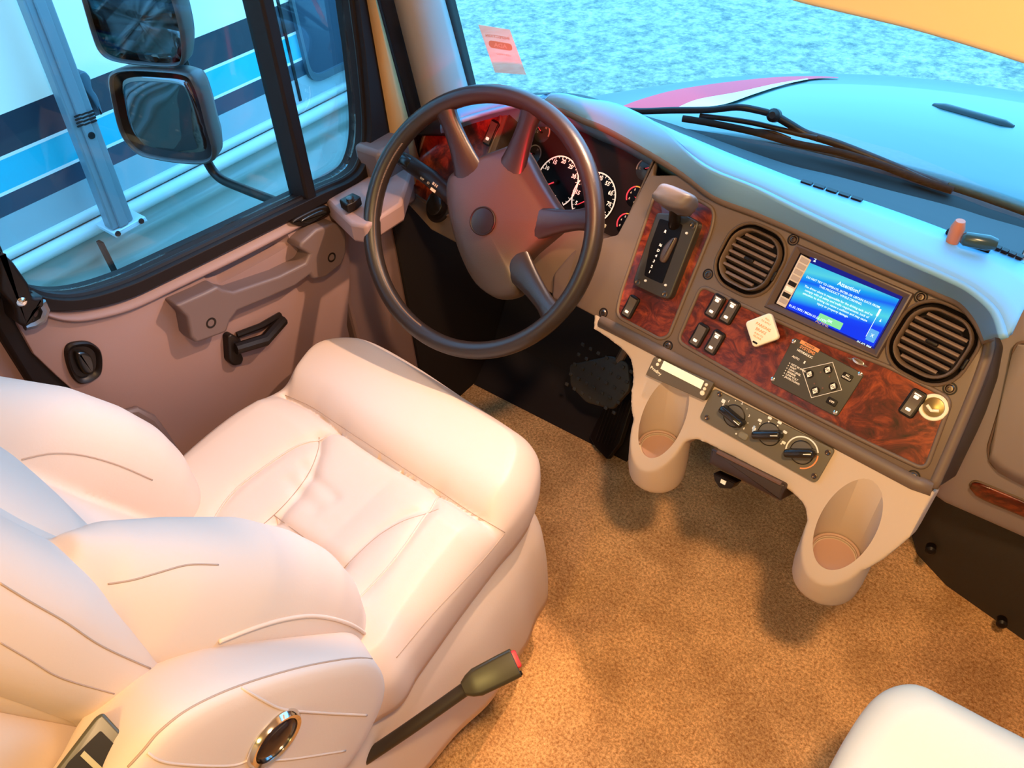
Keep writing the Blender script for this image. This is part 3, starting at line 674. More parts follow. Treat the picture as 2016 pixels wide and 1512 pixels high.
# ================================================================== INSTRUMENTS ON THE DASH
CF6 = Fr(PAN.p(0, 0, -.060), PAN.x, PAN.y)
cl_ = thing('instrument_cluster', 'dark instrument cluster with lit white tachometer and speedometer behind the wheel', 'gauges', CF6.p(-.54, -.1))
MB().poly(CF6, rnd([(-.70, .055), (-.70, -.08), (-.66, -.112), (-.42, -.112), (-.388, -.095), (-.383, .0), (-.40, .055)], .012, 4), -.006, .0015).build('cluster_face', mat('cluster_face_plastic', (.018, .009, .008), .6, spec=.2), cl_, bevel=.001)
def gauge(cx, cy, r, nums, needle, arcs=None, face=M_LENS, thick=.0022, txt=.010, ring=M_LIT, nl=1.0, extra=None, num_m=M_LIT, a0=225, a1=-45):
    g = MB().lathe(CF6, [(r*1.04, .001), (r*1.04, .0022), (r*1.0, .0026), (.0001, .0024)], 48, cx, cy).build('gauge_dial', face, cl_)
    def arc(m, r_, w, s, e, h=.0034):
        mb = MB(); P = []; n = max(6, int(abs(e-s)/6))
        A = [radians(s+(e-s)*i/n) for i in range(n+1)]
        mb.poly(CF6, [(cx+(r_+w)*cos(t), cy+(r_+w)*sin(t)) for t in A]+[(cx+r_*cos(t), cy+r_*sin(t)) for t in A[::-1]], h-.001, h); mb.build('scale_arc', m, g, smooth=0)
    for (m, s, e) in (arcs or [(ring, a0, a1)]): arc(m, r-thick, thick, s, e)
    mb = MB()
    k = len(nums)
    for tx, an in nums:
        mb.text(CF6, tx, cx+(r-thick-txt*.85)*cos(radians(an)), cy+(r-thick-txt*.75)*sin(radians(an)), txt, h=.0032, bold=.03)
    for i in range(0, 27):
        t = radians(a0+(a1-a0)*i/26); l = .05 if i % 2 else .09
        if not arcs: mb.poly(CF6, [(cx+(r-thick-r*l)*cos(t)-sin(t)*.0004, cy+(r-thick-r*l)*sin(t)+cos(t)*.0004), (cx+(r-thick-r*l)*cos(t)+sin(t)*.0004, cy+(r-thick-r*l)*sin(t)-cos(t)*.0004), (cx+(r-thick)*cos(t)+sin(t)*.0004, cy+(r-thick)*sin(t)-cos(t)*.0004), (cx+(r-thick)*cos(t)-sin(t)*.0004, cy+(r-thick)*sin(t)+cos(t)*.0004)], .0026, .0034)
    for tx, dx, dy, sz in (extra or []): mb.text(CF6, tx, cx+dx, cy+dy, sz, h=.0032, bold=.02)
    mb.build('lettering', num_m, g, smooth=0)
    t = radians(needle); mb = MB(); d = (cos(t), sin(t)); w = r*.028
    mb.poly(CF6, [(cx-d[1]*w, cy+d[0]*w), (cx+d[1]*w, cy-d[0]*w), (cx+d[0]*r*.72*nl+d[1]*w*.4, cy+d[1]*r*.72*nl-d[0]*w*.4), (cx+d[0]*r*.72*nl-d[1]*w*.4, cy+d[1]*r*.72*nl+d[0]*w*.4)], .0055, .0065)
    mb.build('needle', M_REDL, g, smooth=0)
    MB().lathe(CF6, [(r*.09, .0024), (r*.085, .008), (r*.05, .009)], 16, cx, cy).build('needle_hub', M_BLK, g)
gauge(-.586, -.062, .0490, [('5', 187), ('10', 156), ('15', 126), ('20', 95), ('25', 64), ('30', 33)], 216, extra=[('RPM', .004, -.026, .0065), ('X100', .006, -.033, .0065)], txt=.0105)
gauge(-.495, -.062, .0480, [('5', 213), ('15', 183), ('25', 153), ('35', 123), ('45', 93), ('55', 63), ('65', 33), ('75', 3), ('85', -27)], 221, extra=[('MPH', 0, -.024, .0065)], txt=.0105)
for (x, y, r, nd, col) in ((1251, 387, .0185, 5, 1), (1232, 440, .0185, 8, 1)):
    a, b = CF6.hit(x, y, .002); gauge(a, b, r, [('0', 215), ('4', 165), ('8', 120)], nd-25, arcs=[(M_REDL, 220, 115), (M_YELL, 113, 50), (M_GREY, 48, -20)], txt=.0055, num_m=M_WHT, extra=[('PSI', .004, -.010, .0045)])
for (x, y, r, nd) in ((1271, 333, .0185, 30), (1068, 261, .0185, 150), (1052, 303, .0175, 200)):
    a, b = CF6.hit(x, y, .002); gauge(a, b, r, [('H', 60), ('C', 190)], nd, arcs=[(M_GREY, 200, -10)], txt=.006, num_m=M_GREY, face=mat('dim_dial', (.03, .024, .02), .3))
MB().poly(CF6, rrect(-.452, -.098, .012, .007, .002), .0015, .0030).build('telltale', M_CRM, cl_, smooth=0)

# ---- air vents
def vent(cx, cy, label):
    t = thing('air_vent', label, 'vent', PAN.p(cx, cy), 'round cornered air vents on the bezel')
    G = PAN.sub(cx, cy, -2)
    o1, o2 = .098, .102
    mb = MB(); mb.rings([[G.p(a, b, h) for a, b in rrect(0, 0, o1*s, o2*s, .038*s, 7)] for s, h in ((1.07, .0), (1.06, .003), (1.02, .0045), (.985, .003), (.975, -.004))], False, False); mb.build('vent_collar', M_BEZ, t, smooth=60)
    mb = MB(); mb.rings([[G.p(a, b, h) for a, b in rrect(0, 0, o1*s, o2*s, .038*s, 7)] for s, h in ((.985, .0005), (.97, .0008), (.955, -.008), (.87, -.010))], False, False); mb.build('vent_gap', M_BLK, t, smooth=60)
    mb = MB(); mb.rings([[G.p(a, b, h) for a, b in rrect(0, 0, o1*s, o2*s, .036*s, 7)] for s, h in ((.87, -.006), (.865, .005), (.845, .0080), (.80, .0065), (.775, -.010))], False, False); mb.build('vent_frame', M_BEZ, t, smooth=60)
    MB().poly(G, rrect(0, 0, o1*.97, o2*.97, .034), -.024, -.022).build('vent_duct', M_DARK, t, smooth=0)
    for i in range(7):
        y = -.0315+.0105*i; w = .036 if abs(y) < .02 else .036-(abs(y)-.02)*1.0
        mb = MB(); mb.rings([[G.p(x, y+.0024*cos(q), .0015+.0022*sin(q)-.0012*cos(q)) for q in [2*pi*k/10 for k in range(10)]] for x in (-w, w)]); mb.build('slat', mat('slat_plastic', (.17, .11, .08), .4) if 'sl' not in MATC else MATC['sl'], t, smooth=60)
        if 'sl' not in MATC: MATC['sl'] = bpy.data.materials['slat_plastic']
    MB().dome(G, rrect(0, .0, .017, .0055, .0025), 0, .0065, .002).build('slat_tab', M_BLK, t)
    MB().dome(G, rrect(.0475, -.006, .005, .016, .002), -.002, .006, .002).build('thumb_wheel', M_BLK, t)
MATC = {}
vent(-.146, -.046, 'black slatted air vent left of the touch screen')
vent(.136, -.048, 'black slatted air vent right of the touch screen')

# ---- touch screen radio
sc = thing('touch_screen', 'lit blue touch screen radio between the two round air vents', 'screen', PAN.p(-.005, -.1))
qs = [PAN.hit(x, y) for x, y in ((1570, 482), (1798, 580), (1728, 703), (1508, 603))]
def quadmap(Q):   # unit square -> quad, (0,0)=bottom left
    tl, tr, br, bl = [Vector(q) for q in Q]
    return lambda u, v: tuple((bl*(1-u)+br*u)*(1-v)+(tl*(1-u)+tr*u)*v)
qm = quadmap(qs)
ins = lambda e: [qm(e, e*1.7), qm(1-e, e*1.7), qm(1-e, 1-e*1.7), qm(e, 1-e*1.7)]
mb = MB(); mb.rings([[PAN.p(a, b, h) for a, b in ins(e)] for e, h in ((-.012, -.001), (0.0, .006), (.012, .0065), (.052, .0005), (.055, -.004))], False, False); mb.build('screen_frame', mat('frame_plastic', (.085, .055, .045), .45), sc, smooth=20)
MB().poly(PAN, ins(.05), -.006, .0005).build('screen_housing', mat('gloss_black', (.006, .005, .008), .06), sc, bevel=.001)
SG = quadmap([PAN.hit(x, y, .0012) for x, y in ((1590, 497), (1778, 588), (1719, 690), (1543, 610))])
# local frame of the glass
bl, br, tl_ = SG(0, 0), SG(1, 0), SG(0, 1)
bx = Vector(br)-Vector(bl); WS, HS = bx.length, (Vector(tl_)-Vector(bl)).length
SCF = PAN.sub(bl[0], bl[1], math.degrees(atan2(bx.y, bx.x)), .0006)
def screen_mat():
    m = bpy.data.materials.new('lit_blue_screen'); m.use_nodes = True; N = m.node_tree.nodes; L = m.node_tree.links
    b = N['Principled BSDF']; b.inputs['Base Color'].default_value = (.002, .006, .02, 1); b.inputs['Roughness'].default_value = .1
    tc = N.new('ShaderNodeTexCoord'); mp = N.new('ShaderNodeMapping'); sp = N.new('ShaderNodeSeparateXYZ')
    L.new(tc.outputs['Generated'], sp.inputs[0])
    return m, N, L, b, sp
# screen panes in three blues
def emi(name, c, s): return mat(name, (.002, .004, .01), .15, emit=c, estr=s)
M_S1 = emi('screen_blue', (.0, .07, .95), 1.0); M_S2 = emi('screen_cyan', (.02, .50, .85), 1.0); M_S3 = emi('screen_pale', (.10, .72, .80), 1.0); M_SD = emi('screen_navy', (.0, .01, .30), .8)
M_ST = emi('screen_text', (.75, .95, 1.0), 1.25); M_SG = emi('screen_green', (.28, .85, .35), 1.0); M_SB = emi('screen_button', (.12, .45, .9), 1.0)
mb = MB().poly(SCF, [(0, 0), (WS, 0), (WS, HS), (0, HS)], -.001, .0004).build('screen_glass', M_SD, sc, smooth=0)
x0, x1 = .02*WS, .985*WS
def field_mat():
    m = mat('screen_gradient', (.002, .004, .01), .12, emit=(0, .1, .9), estr=1.0); N = m.node_tree.nodes; L = m.node_tree.links
    sp = N.new('ShaderNodeSeparateXYZ'); L.new(N['Texture Coordinate'].outputs['Generated'], sp.inputs[0])
    a = N.new('ShaderNodeMath'); a.operation = 'MULTIPLY_ADD'; a.inputs[1].default_value = -.30; L.new(sp.outputs[0], a.inputs[0]); L.new(sp.outputs[2], a.inputs[2])
    r = N.new('ShaderNodeValToRGB'); e = r.color_ramp.elements; e[0].position = .0; e[0].color = (0, .04, .90, 1); e[1].position = .98; e[1].color = (.03, .50, .85, 1)
    for p, c in ((.12, (0, .06, .95)), (.22, (.02, .40, .88)), (.34, (.08, .68, .82)), (.48, (.02, .45, .90)), (.58, (0, .12, .92)), (.68, (0, .38, .90)), (.78, (.09, .66, .80))): k = e.new(p); k.color = (*c, 1)
    L.new(a.outputs[0], r.inputs[0]); L.new(r.outputs[0], N['Principled BSDF'].inputs['Emission Color']); return m
MB().poly(SCF, [(x0, .05*HS), (x1, .05*HS), (x1, .86*HS), (x0, .86*HS)], .0004, .0006).build('screen_field', field_mat(), sc, smooth=0)
tx = MB(); TH = .0010
tx.text(SCF, 'Attention!', WS*.50, HS*.735, .0078, h=TH, bold=.02)
tx.text(SCF, 'DO NOT TRY TO OPERATE, ENTER OR OBTAIN DATA FROM', WS*.46, HS*.635, .0044, h=TH, bold=.02, sx=.92)
tx.text(SCF, 'THIS PRODUCT WHILE DRIVING.', WS*.46, HS*.575, .0044, h=TH, bold=.02)
for i, ln in enumerate(('The driver alone is responsible for the driving task, and to', 'comply with all safety and traffic requirements. Lack of', 'attention to driving can cause a collision and may cause', 'injury or property damage.')):
    tx.text(SCF, ln, WS*.46, HS*(.49-.058*i), .0044, h=TH, bold=.02, sx=1.0)
tx.text(SCF, '01.01.1970 / MON 01.01.1970', WS*.03, HS*.105, .0048, 'LEFT', h=TH, bold=.02)
tx.text(SCF, '01:02 PM', WS*.97, HS*.02, .0055, 'RIGHT', h=TH, bold=.02)
tx.text(SCF, '2', WS*.06, HS*.93, .008, h=TH, bold=.03)
tx.build('lettering', M_ST, sc, smooth=0)
MB().poly(SCF, rrect(.49*WS, .135*HS, .26*WS, .12*HS, .0012), .0006, .0009).build('screen_button', M_SG, sc, smooth=0)
MB().poly(SCF, rrect(.925*WS, .20*HS, .09*WS, .19*HS, .0012), .0006, .0009).build('screen_button', M_SB, sc, smooth=0)
tx = MB(); tx.text(SCF, 'OK', .49*WS, .135*HS, .005, h=.0011, bold=.03); tx.text(SCF, 'X', .925*WS, .2*HS, .006, h=.0011, bold=.03)
tx.poly(SCF, [(.915*WS, .44*HS), (.935*WS, .44*HS), (.925*WS, .49*HS)], .0006, .001); tx.box(SCF, .872*WS, .877*WS, .15*HS, .60*HS, .0006, .001); tx.box(SCF, .864*WS, .884*WS, .50*HS, .62*HS, .0006, .0011); tx.build('screen_marks', M_ST, sc, smooth=0)
# key strip on the left
KS = quadmap([PAN.hit(x, y, .002) for x, y in ((1577, 501), (1597, 512), (1546, 606), (1528, 597))])
MB().poly(PAN, [KS(0, 0), KS(1, 0), KS(1, 1), KS(0, 1)], .0004, .0022).build('key_strip', mat('key_strip_plastic', (.62, .54, .48), .35), sc, bevel=.0005)
for i in range(8):
    v = .06+.118*i; e = .15
    q = [KS(e, v), KS(1-e*.6, v), KS(1-e*.6, v+.085), KS(e, v+.085)]
    MB().poly(PAN, q, .0021, .0032).build('screen_key', M_WHT if i == 2 else (M_BLK if i in (1, 3) else mat('key_plastic', (.40, .33, .30), .4)), sc, smooth=0, bevel=.0003)
mb = MB(); f_ = PAN.sub(*PAN.hit(1619, 637), math.degrees(atan2(bx.y, bx.x)), .0006)
mb.text(f_, 'ALPINE', 0, -.0, .0062, bold=.02, h=.0008); mb.build('lettering', M_GREY, sc, smooth=0)

# ---- rocker switches
def rocker(F2, label, grp, lit='top', w=.0155, h=.0325):
    t = thing('rocker_switch', label, 'switch', F2.p(0, 0), grp)
    MB().dome(F2, rrect(0, 0, w+.006, h+.007, .005), -.001, .0045, .002).build('switch_bezel', M_BLK, t)
    mb = MB(); R = []
    for k in range(9):
        y = -h/2+h*k/8; a = (k-4)/4; z = .0045+.0035*abs(a)**1.5*(1 if a > 0 else .55)
        R.append([F2.p(x, y, z if j not in (0, 5) else .003) for j, x in enumerate((-w/2, -w/2+.0008, -w/4, w/4, w/2-.0008, w/2))])
    mb.rings(R, False, False, closed=False); o = mb.build('switch_rocker', mat('rocker_plastic', (.11, .085, .065), .28) if 'rk' not in MATC else MATC['rk'], t, smooth=60)
    MATC.setdefault('rk', bpy.data.materials['rocker_plastic'])
    mb = MB()
    if lit in ('top', 'both'): mb.poly(F2, rrect(0, h*.30, w*.42, h*.14, .001), .006, .0075); mb.box(F2, -w*.3, w*.3, h*.40, h*.45, .0065, .0082)
    if lit in ('both', 'bottom'): mb.poly(F2, rrect(0, -h*.29, w*.42, h*.13, .001), .0045, .0065)
    mb.build('switch_symbol', M_LIT, t, smooth=0)
tilt = -4
for x, y, lb, lt in ((1408, 603, 'black rocker switch, upper left of the four on the wood inlay', 'both'), (1437, 614, 'black rocker switch, upper right of the four on the wood inlay', 'both'),
                 (1376, 660, 'black rocker switch, lower left of the four on the wood inlay', 'bottom'), (1407, 674, 'black rocker switch, lower right of the four on the wood inlay', 'both')):
    a, b = PAN.hit(x, y, .003); rocker(PAN.sub(a, b, tilt, .0008), lb, 'rocker switches left of the parking brake knob', lt)
a, b = PAN.hit(1241, 604, .003); rocker(PAN.sub(a, b, tilt, .0008), 'single black rocker switch below the gear selector', None, 'bottom')
a, b = PAN.hit(1797, 794, .003); rocker(PAN.sub(a, b, tilt, .0008), 'black rocker switch with lamp symbol beside the cream power socket', None, 'both')
a, b = PAN.hit(967, 262, .003); rocker(PAN.sub(a, b, tilt, .0008), 'rocker switch on red wood inlay seen through the top of the steering wheel', None, 'bottom', .017, .042)
# headlight knob at the left end
a, b = PAN.hit(862, 405, .003); hk = thing('light_knob', 'black rotary light knob left of the column behind the wheel rim', 'knob', PAN.p(a, b)); G = PAN.sub(a, b, 0)
MB().lathe(G, [(.034, -.001), (.034, .003), (.030, .005), (.026, .004)], 40).build('knob_base', M_BLK, hk)
MB().lathe(G, [(.022, .003), (.021, .014), (.018, .016), (.001, .016)], 32).build('knob_cap', M_KNOB, hk)

# ---- power socket
a, b = PAN.hit(1838, 802, .002); G = PAN.sub(a, b); so = thing('power_socket', 'cream ringed power socket at the right end of the wood inlay', 'socket', G.o)
MB().lathe(G, [(.0182, 0), (.0182, .003), (.017, .0045), (.0138, .0045), (.0130, .002), (.0130, -.004)], 40, c0=False, c1=False).build('socket_ring', M_CRM, so)
MB().lathe(G, [(.0130, -.002), (.0130, .0015), (.006, .0030), (.0001, .0032)], 32).build('socket_cap', mat('brass_cap', (.30, .22, .10), .3, metal=.8), so)
mb = MB(); mb.tube([G.p(-.008, -.001, .0035), G.p(0, -.005, .0042), G.p(.008, -.001, .0035)], .0022, 8); mb.build('cap_tab', M_CRM, so)

# ---- parking brake knob (cream diamond)
a, b = PAN.hit(1500, 650, .022); G = PAN.sub(a, b, 45+1); pk_ = thing('parking_brake_knob', 'cream diamond shaped parking brake pull knob on the wood inlay', 'knob', PAN.p(a, b))
MB().lathe(G, [(.012, 0), (.010, .004), (.009, .014), (.012, .018)], 24).build('knob_stem', M_BLK, pk_)
MB().dome(G, rrect(0, 0, .041, .041, .0055), .016, .0235, .0025).build('knob_plate', M_CRM, pk_)
G2 = PAN.sub(a, b, -3); mb = MB()
for s_, y, z in (('PULL', .0175, .0036), ('TO APPLY', .0128, .0036), ('PARKING', .0052, .0060), ('BRAKE', -.0018, .0060), ('PUSH TO', -.0082, .0036), ('RELEASE', -.0125, .0036)): mb.text(G2, s_, 0, y, z, h=.0238, bold=.01)
mb.build('lettering', M_ORG, pk_, smooth=0); mb = MB(); mb.poly(G2, rrect(.001, -.0205, .008, .0028, .001), .0234, .0242); mb.build('mark', M_BLK, pk_, smooth=0)

# ---- levelling control panel
LQ = [PAN.hit(x, y, .003) for x, y in ((1563, 664), (1702, 737), (1648, 821), (1517, 753))]
lp = thing('leveling_control_panel', 'dark square leveling control panel with a white diamond outline on the wood inlay', 'control panel', PAN.p(*LQ[3]))
MB().dome(PAN, rnd(LQ, .005), .0005, .0042, .001).build('panel_plate', M_GRN, lp)
lm = quadmap(LQ); dv_ = Vector(LQ[1])-Vector(LQ[0]); la = math.degrees(atan2(dv_.y, dv_.x)); LW = dv_.length; LHt = (Vector(LQ[0])-Vector(LQ[3])).length
LF = PAN.sub(LQ[3][0], LQ[3][1], la, .0042)
def LP(x, y): a, b = PAN.hit(x, y, .0042); v = PAN.p(a, b, .0042)-LF.o; return v.dot(LF.x), v.dot(LF.y)
for x, y in ((1563, 672), (1694, 736), (1645, 812), (1522, 746)):
    a, b = LP(x, y); MB().lathe(LF, [(.0032, -.0005), (.0032, .001), (.0018, .0018)], 16, a, b).build('screw', M_CHR, lp)
c7 = lambda x, y: (1320+x/3.476, 560+y/3.476)
dm = [LP(*c7(*q)) for q in ((900, 580), (1110, 533), (1172, 722), (965, 775))]
mb = MB(); mb.tube([LF.p(a, b, .0003) for a, b in dm], .0006, 6, closed=True); mb.build('diamond_outline', M_WHT, lp, smooth=0)
for q in ((952, 614), (1078, 584), (1114, 698), (992, 727)):
    a, b = LP(*c7(*q)); k = MB().lathe(LF, [(.0062, -.0002), (.0060, .0012), (.0001, .0014)], 24, a, b).build('arrow_button', M_BLK, lp)
    mb = MB(); mb.poly(LF, [(a-.0035, b+.0010), (a+.0035, b+.0010), (a, b+.0052)], .0013, .0019); mb.box(LF, a-.0042, a+.0042, b-.0006, b+.0003, .0013, .0019); mb.poly(LF, [(a-.0035, b-.0015), (a+.0035, b-.0015), (a, b-.0052)], .0013, .0019); mb.build('button_symbol', M_WHT, k, smooth=0)
mb = MB()
for q in ((1028, 601), (1089, 630), (985, 679), (1042, 709)):
    a, b = LP(*c7(*q)); mb.lathe(LF, [(.0012, 0), (.0012, .0008)], 10, a, b)
mb.build('indicator_lamp', mat('dim_lamp', (.16, .07, .05), .4), lp)
mb = MB()
for i, tx_ in enumerate(('NOT IN PARK', 'WAIT', 'LOW LEVEL', 'ENGINE', 'LOW VOLT', 'JACKS DOWN')):
    a, b = LP(*c7(828+(-9)*i, 545+17*i)); mb.text(LF, tx_, a, b, .0038, 'LEFT', h=.0004, bold=.03); mb.lathe(LF, [(.0008, 0), (.0008, .0006)], 8, a-.003, b)
a, b = LP(*c7(920, 475)); mb.text(LF, 'HYDRAULIC', a, b, .0046, h=.0004, bold=.03)
a, b = LP(*c7(858, 503)); mb.text(LF, 'AUTO', a, b, .0042, h=.0004, bold=.03); a, b = LP(*c7(918, 533)); mb.box(LF, a-.001, a+.001, b-.002, b+.002, 0, .0006)
a, b = LP(*c7(1210, 633)); mb.text(LF, 'ALL', a, b+.002, .0036, h=.0014, bold=.03); mb.text(LF, 'RETRACT', a, b-.002, .0030, h=.0014, bold=.03)
a, b = LP(*c7(1105, 803)); mb.text(LF, 'OFF', a, b, .0042, h=.0014, bold=.03)
mb.build('lettering', M_WHT, lp, smooth=0)
for q in ((1210, 633), (1105, 803)):
    a, b = LP(*c7(*q)); MB().dome(LF, rrect(a, b, .015, .010, .002), 0, .0012, .0006).build('push_button', M_BLK, lp)
a, b = LP(*c7(945, 437)); mb = MB(); lg = MB().poly(LF, rrect(a, b+.0035, .030, .0055, .0004), 0, .0006).build('logo_bar', M_ORG, lp, smooth=0)
mb.text(LF, 'SYSTEMS', a, b-.0032, .0062, h=.0004, bold=.03, sx=1.0); mb.build('lettering', M_ORG, lp, smooth=0)
mb = MB(); mb.text(LF, 'POWER', a, b+.0035, .0045, h=.0007, bold=.02); mb.build('lettering', M_GRN, lg, smooth=0)
# small bright badge
a, b = PAN.hit(1690, 712, .001); G = PAN.sub(a, b, -2, .0008); o = MB(); o.dome(G, circ(0, 0, .004, 20, .009), 0, .0018, .001); o.poly(G, [(-.016, -.0025), (-.009, .0005), (-.009, -.003)], 0, .001); o.poly(G, [(.016, .0), (.009, .001), (.009, -.003)], 0, .001)
o = o.build('dash_badge', M_CHR); settag(o, 'tiny bright chrome badge under the touch screen', 'badge')

# ---- gear selector
gs = thing('gear_selector', 'black gear selector gate with shaped lever knob on the left wood inlay', 'gear selector', PAN.p(-.28, -.15))
c8 = lambda x, y: (1180+x/4.2, 340+y/4.2)
pq = PAN.hits([c8(470, 330), c8(700, 340), c8(818, 405), c8(812, 450), c8(590, 1020), c8(560, 1045), c8(500, 1030), c8(285, 930), c8(280, 880)], .016)
MB().dome(PAN, rnd(pq, .005), .0, .016, .003).build('gate_plate', mat('gate_plastic', (.035, .028, .020), .4, bump=.1, bscale=900, dist=.0003), gs)
sq = PAN.hits([c8(500, 380), c8(690, 430), c8(660, 540), c8(520, 920), c8(430, 880), c8(370, 850), c8(420, 600)], .0165)
MB().poly(PAN, rnd(sq, .003), .015, .0166).build('gate_slot', M_LENS, gs, smooth=0)
rq = PAN.hits([c8(640, 545), c8(600, 545), c8(530, 620), c8(500, 720), c8(545, 740), c8(600, 640)], .018)
mb = MB(); mb.dome(PAN, [tuple(v) for v in catmull([Vector(p) for p in rq], 4, True)], .016, .022, .004); mb.build('slot_slider', mat('slider_plastic', (.09, .055, .04), .3), gs)
mb = MB()
ltr = [('R', 545, 487)]+[(c, 505-18*i, 600+44*i) for i, c in enumerate('ND4321')]
for c, x, y in ltr:
    a, b = PAN.hit(*c8(x, y), .0168); mb.text(PAN, c, a, b, .0062, h=.0168, bold=.04)
mb.build('lettering', M_LIT, gs, smooth=0)
for x, y in ((772, 437), (316, 905), (540, 1006)):
    a, b = PAN.hit(*c8(x, y), .016); MB().lathe(PAN, [(.0050, .0155), (.0050, .0168), (.0036, .0172), (.002, .0164)], 20, a, b).build('screw', M_SCREW, gs)
for x, y in ((722, 500), (548, 930), (382, 893)):
    a, b = PAN.hit(*c8(x, y), .0165); MB().lathe(PAN, [(.0022, .0158), (.0018, .0185)], 12, a, b).build('lamp_dot', M_WHT, gs)
# lever and knob: rises out of the gate towards the driver
kc = PAN.p(*PAN.hit(1326, 394, .085), .085); foot = PAN.p(*PAN.hit(*c8(620, 440), .01), .01)
mb = MB(); mb.tube([foot, foot.lerp(kc, .5)+PAN.y*.004, kc-PAN.z*.01], [.010, .009, .010], 12); mb.build('lever_stem', M_BLK, gs, smooth=60)
KF = Fr(kc, PAN.x, PAN.y)
ko = KF.hits([c8(438, 185), c8(470, 145), c8(508, 98), c8(560, 92), c8(660, 128), c8(770, 180), c8(792, 212), c8(760, 258), c8(705, 305), c8(600, 298), c8(510, 262), c8(452, 226)])
kk = [tuple(v) for v in catmull([Vector(p) for p in ko], 3, True)]; kx, ky = sum(p[0] for p in kk)/len(kk), sum(p[1] for p in kk)/len(kk)
mb = MB(); mb.rings([[KF.p(kx+(a-kx)*s, ky+(b-ky)*s-dy, h) for a, b in kk] for s, h, dy in ((.74, -.036, .010), (.90, -.026, .006), (.98, -.014, .002), (1.0, -.004, 0), (.97, .003, 0), (.86, .008, 0), (.6, .011, 0), (.2, .012, 0))])
mb.build('lever_knob', mat('knob_vinyl', (.13, .10, .09), .38, bump=.3, bscale=900, dist=.0003), gs, smooth=180, dbl=True)

# ---- radio display / brake controller
RQ = K([(1293, 702), (1411, 753), (1392, 788), (1277, 737)])
rc = thing('brake_controller', 'slim dark controller with a pale glowing display strip above the left cup holder', 'controller', KON.p(*RQ[3]))
MB().dome(KON, rnd(RQ, .002), -.001, .010, .0012).build('case', mat('controller_case', (.11, .085, .055), .45), rc)
c5 = lambda x, y: (1060+x/3.6, 600+y/3.6)
dq = KON.hits([c5(890, 398), c5(1175, 540), c5(1150, 596), c5(865, 452)], .0105)
MB().poly(KON, dq, .0095, .0108).build('display', M_DISP, rc, smooth=0)
for x, y, r in ((858, 395, .0028), (845, 423, .0028), (1190, 567, .0028), (1178, 596, .0028), (1162, 625, .0042)):
    a, b = KON.hit(*c5(x, y), .0105); MB().lathe(KON, [(r, .0095), (r*.9, .0118), (r*.3, .0122)], 16, a, b).build('button', M_CRM, rc)
mb = MB(); a, b = KON.hit(*c5(832, 468), .0105); mb.text(KON.sub(a, b, -6), 'Prodigy', 0, 0, .0075, h=.0105, bold=.03); mb.build('lettering', M_CRM, rc, smooth=0)
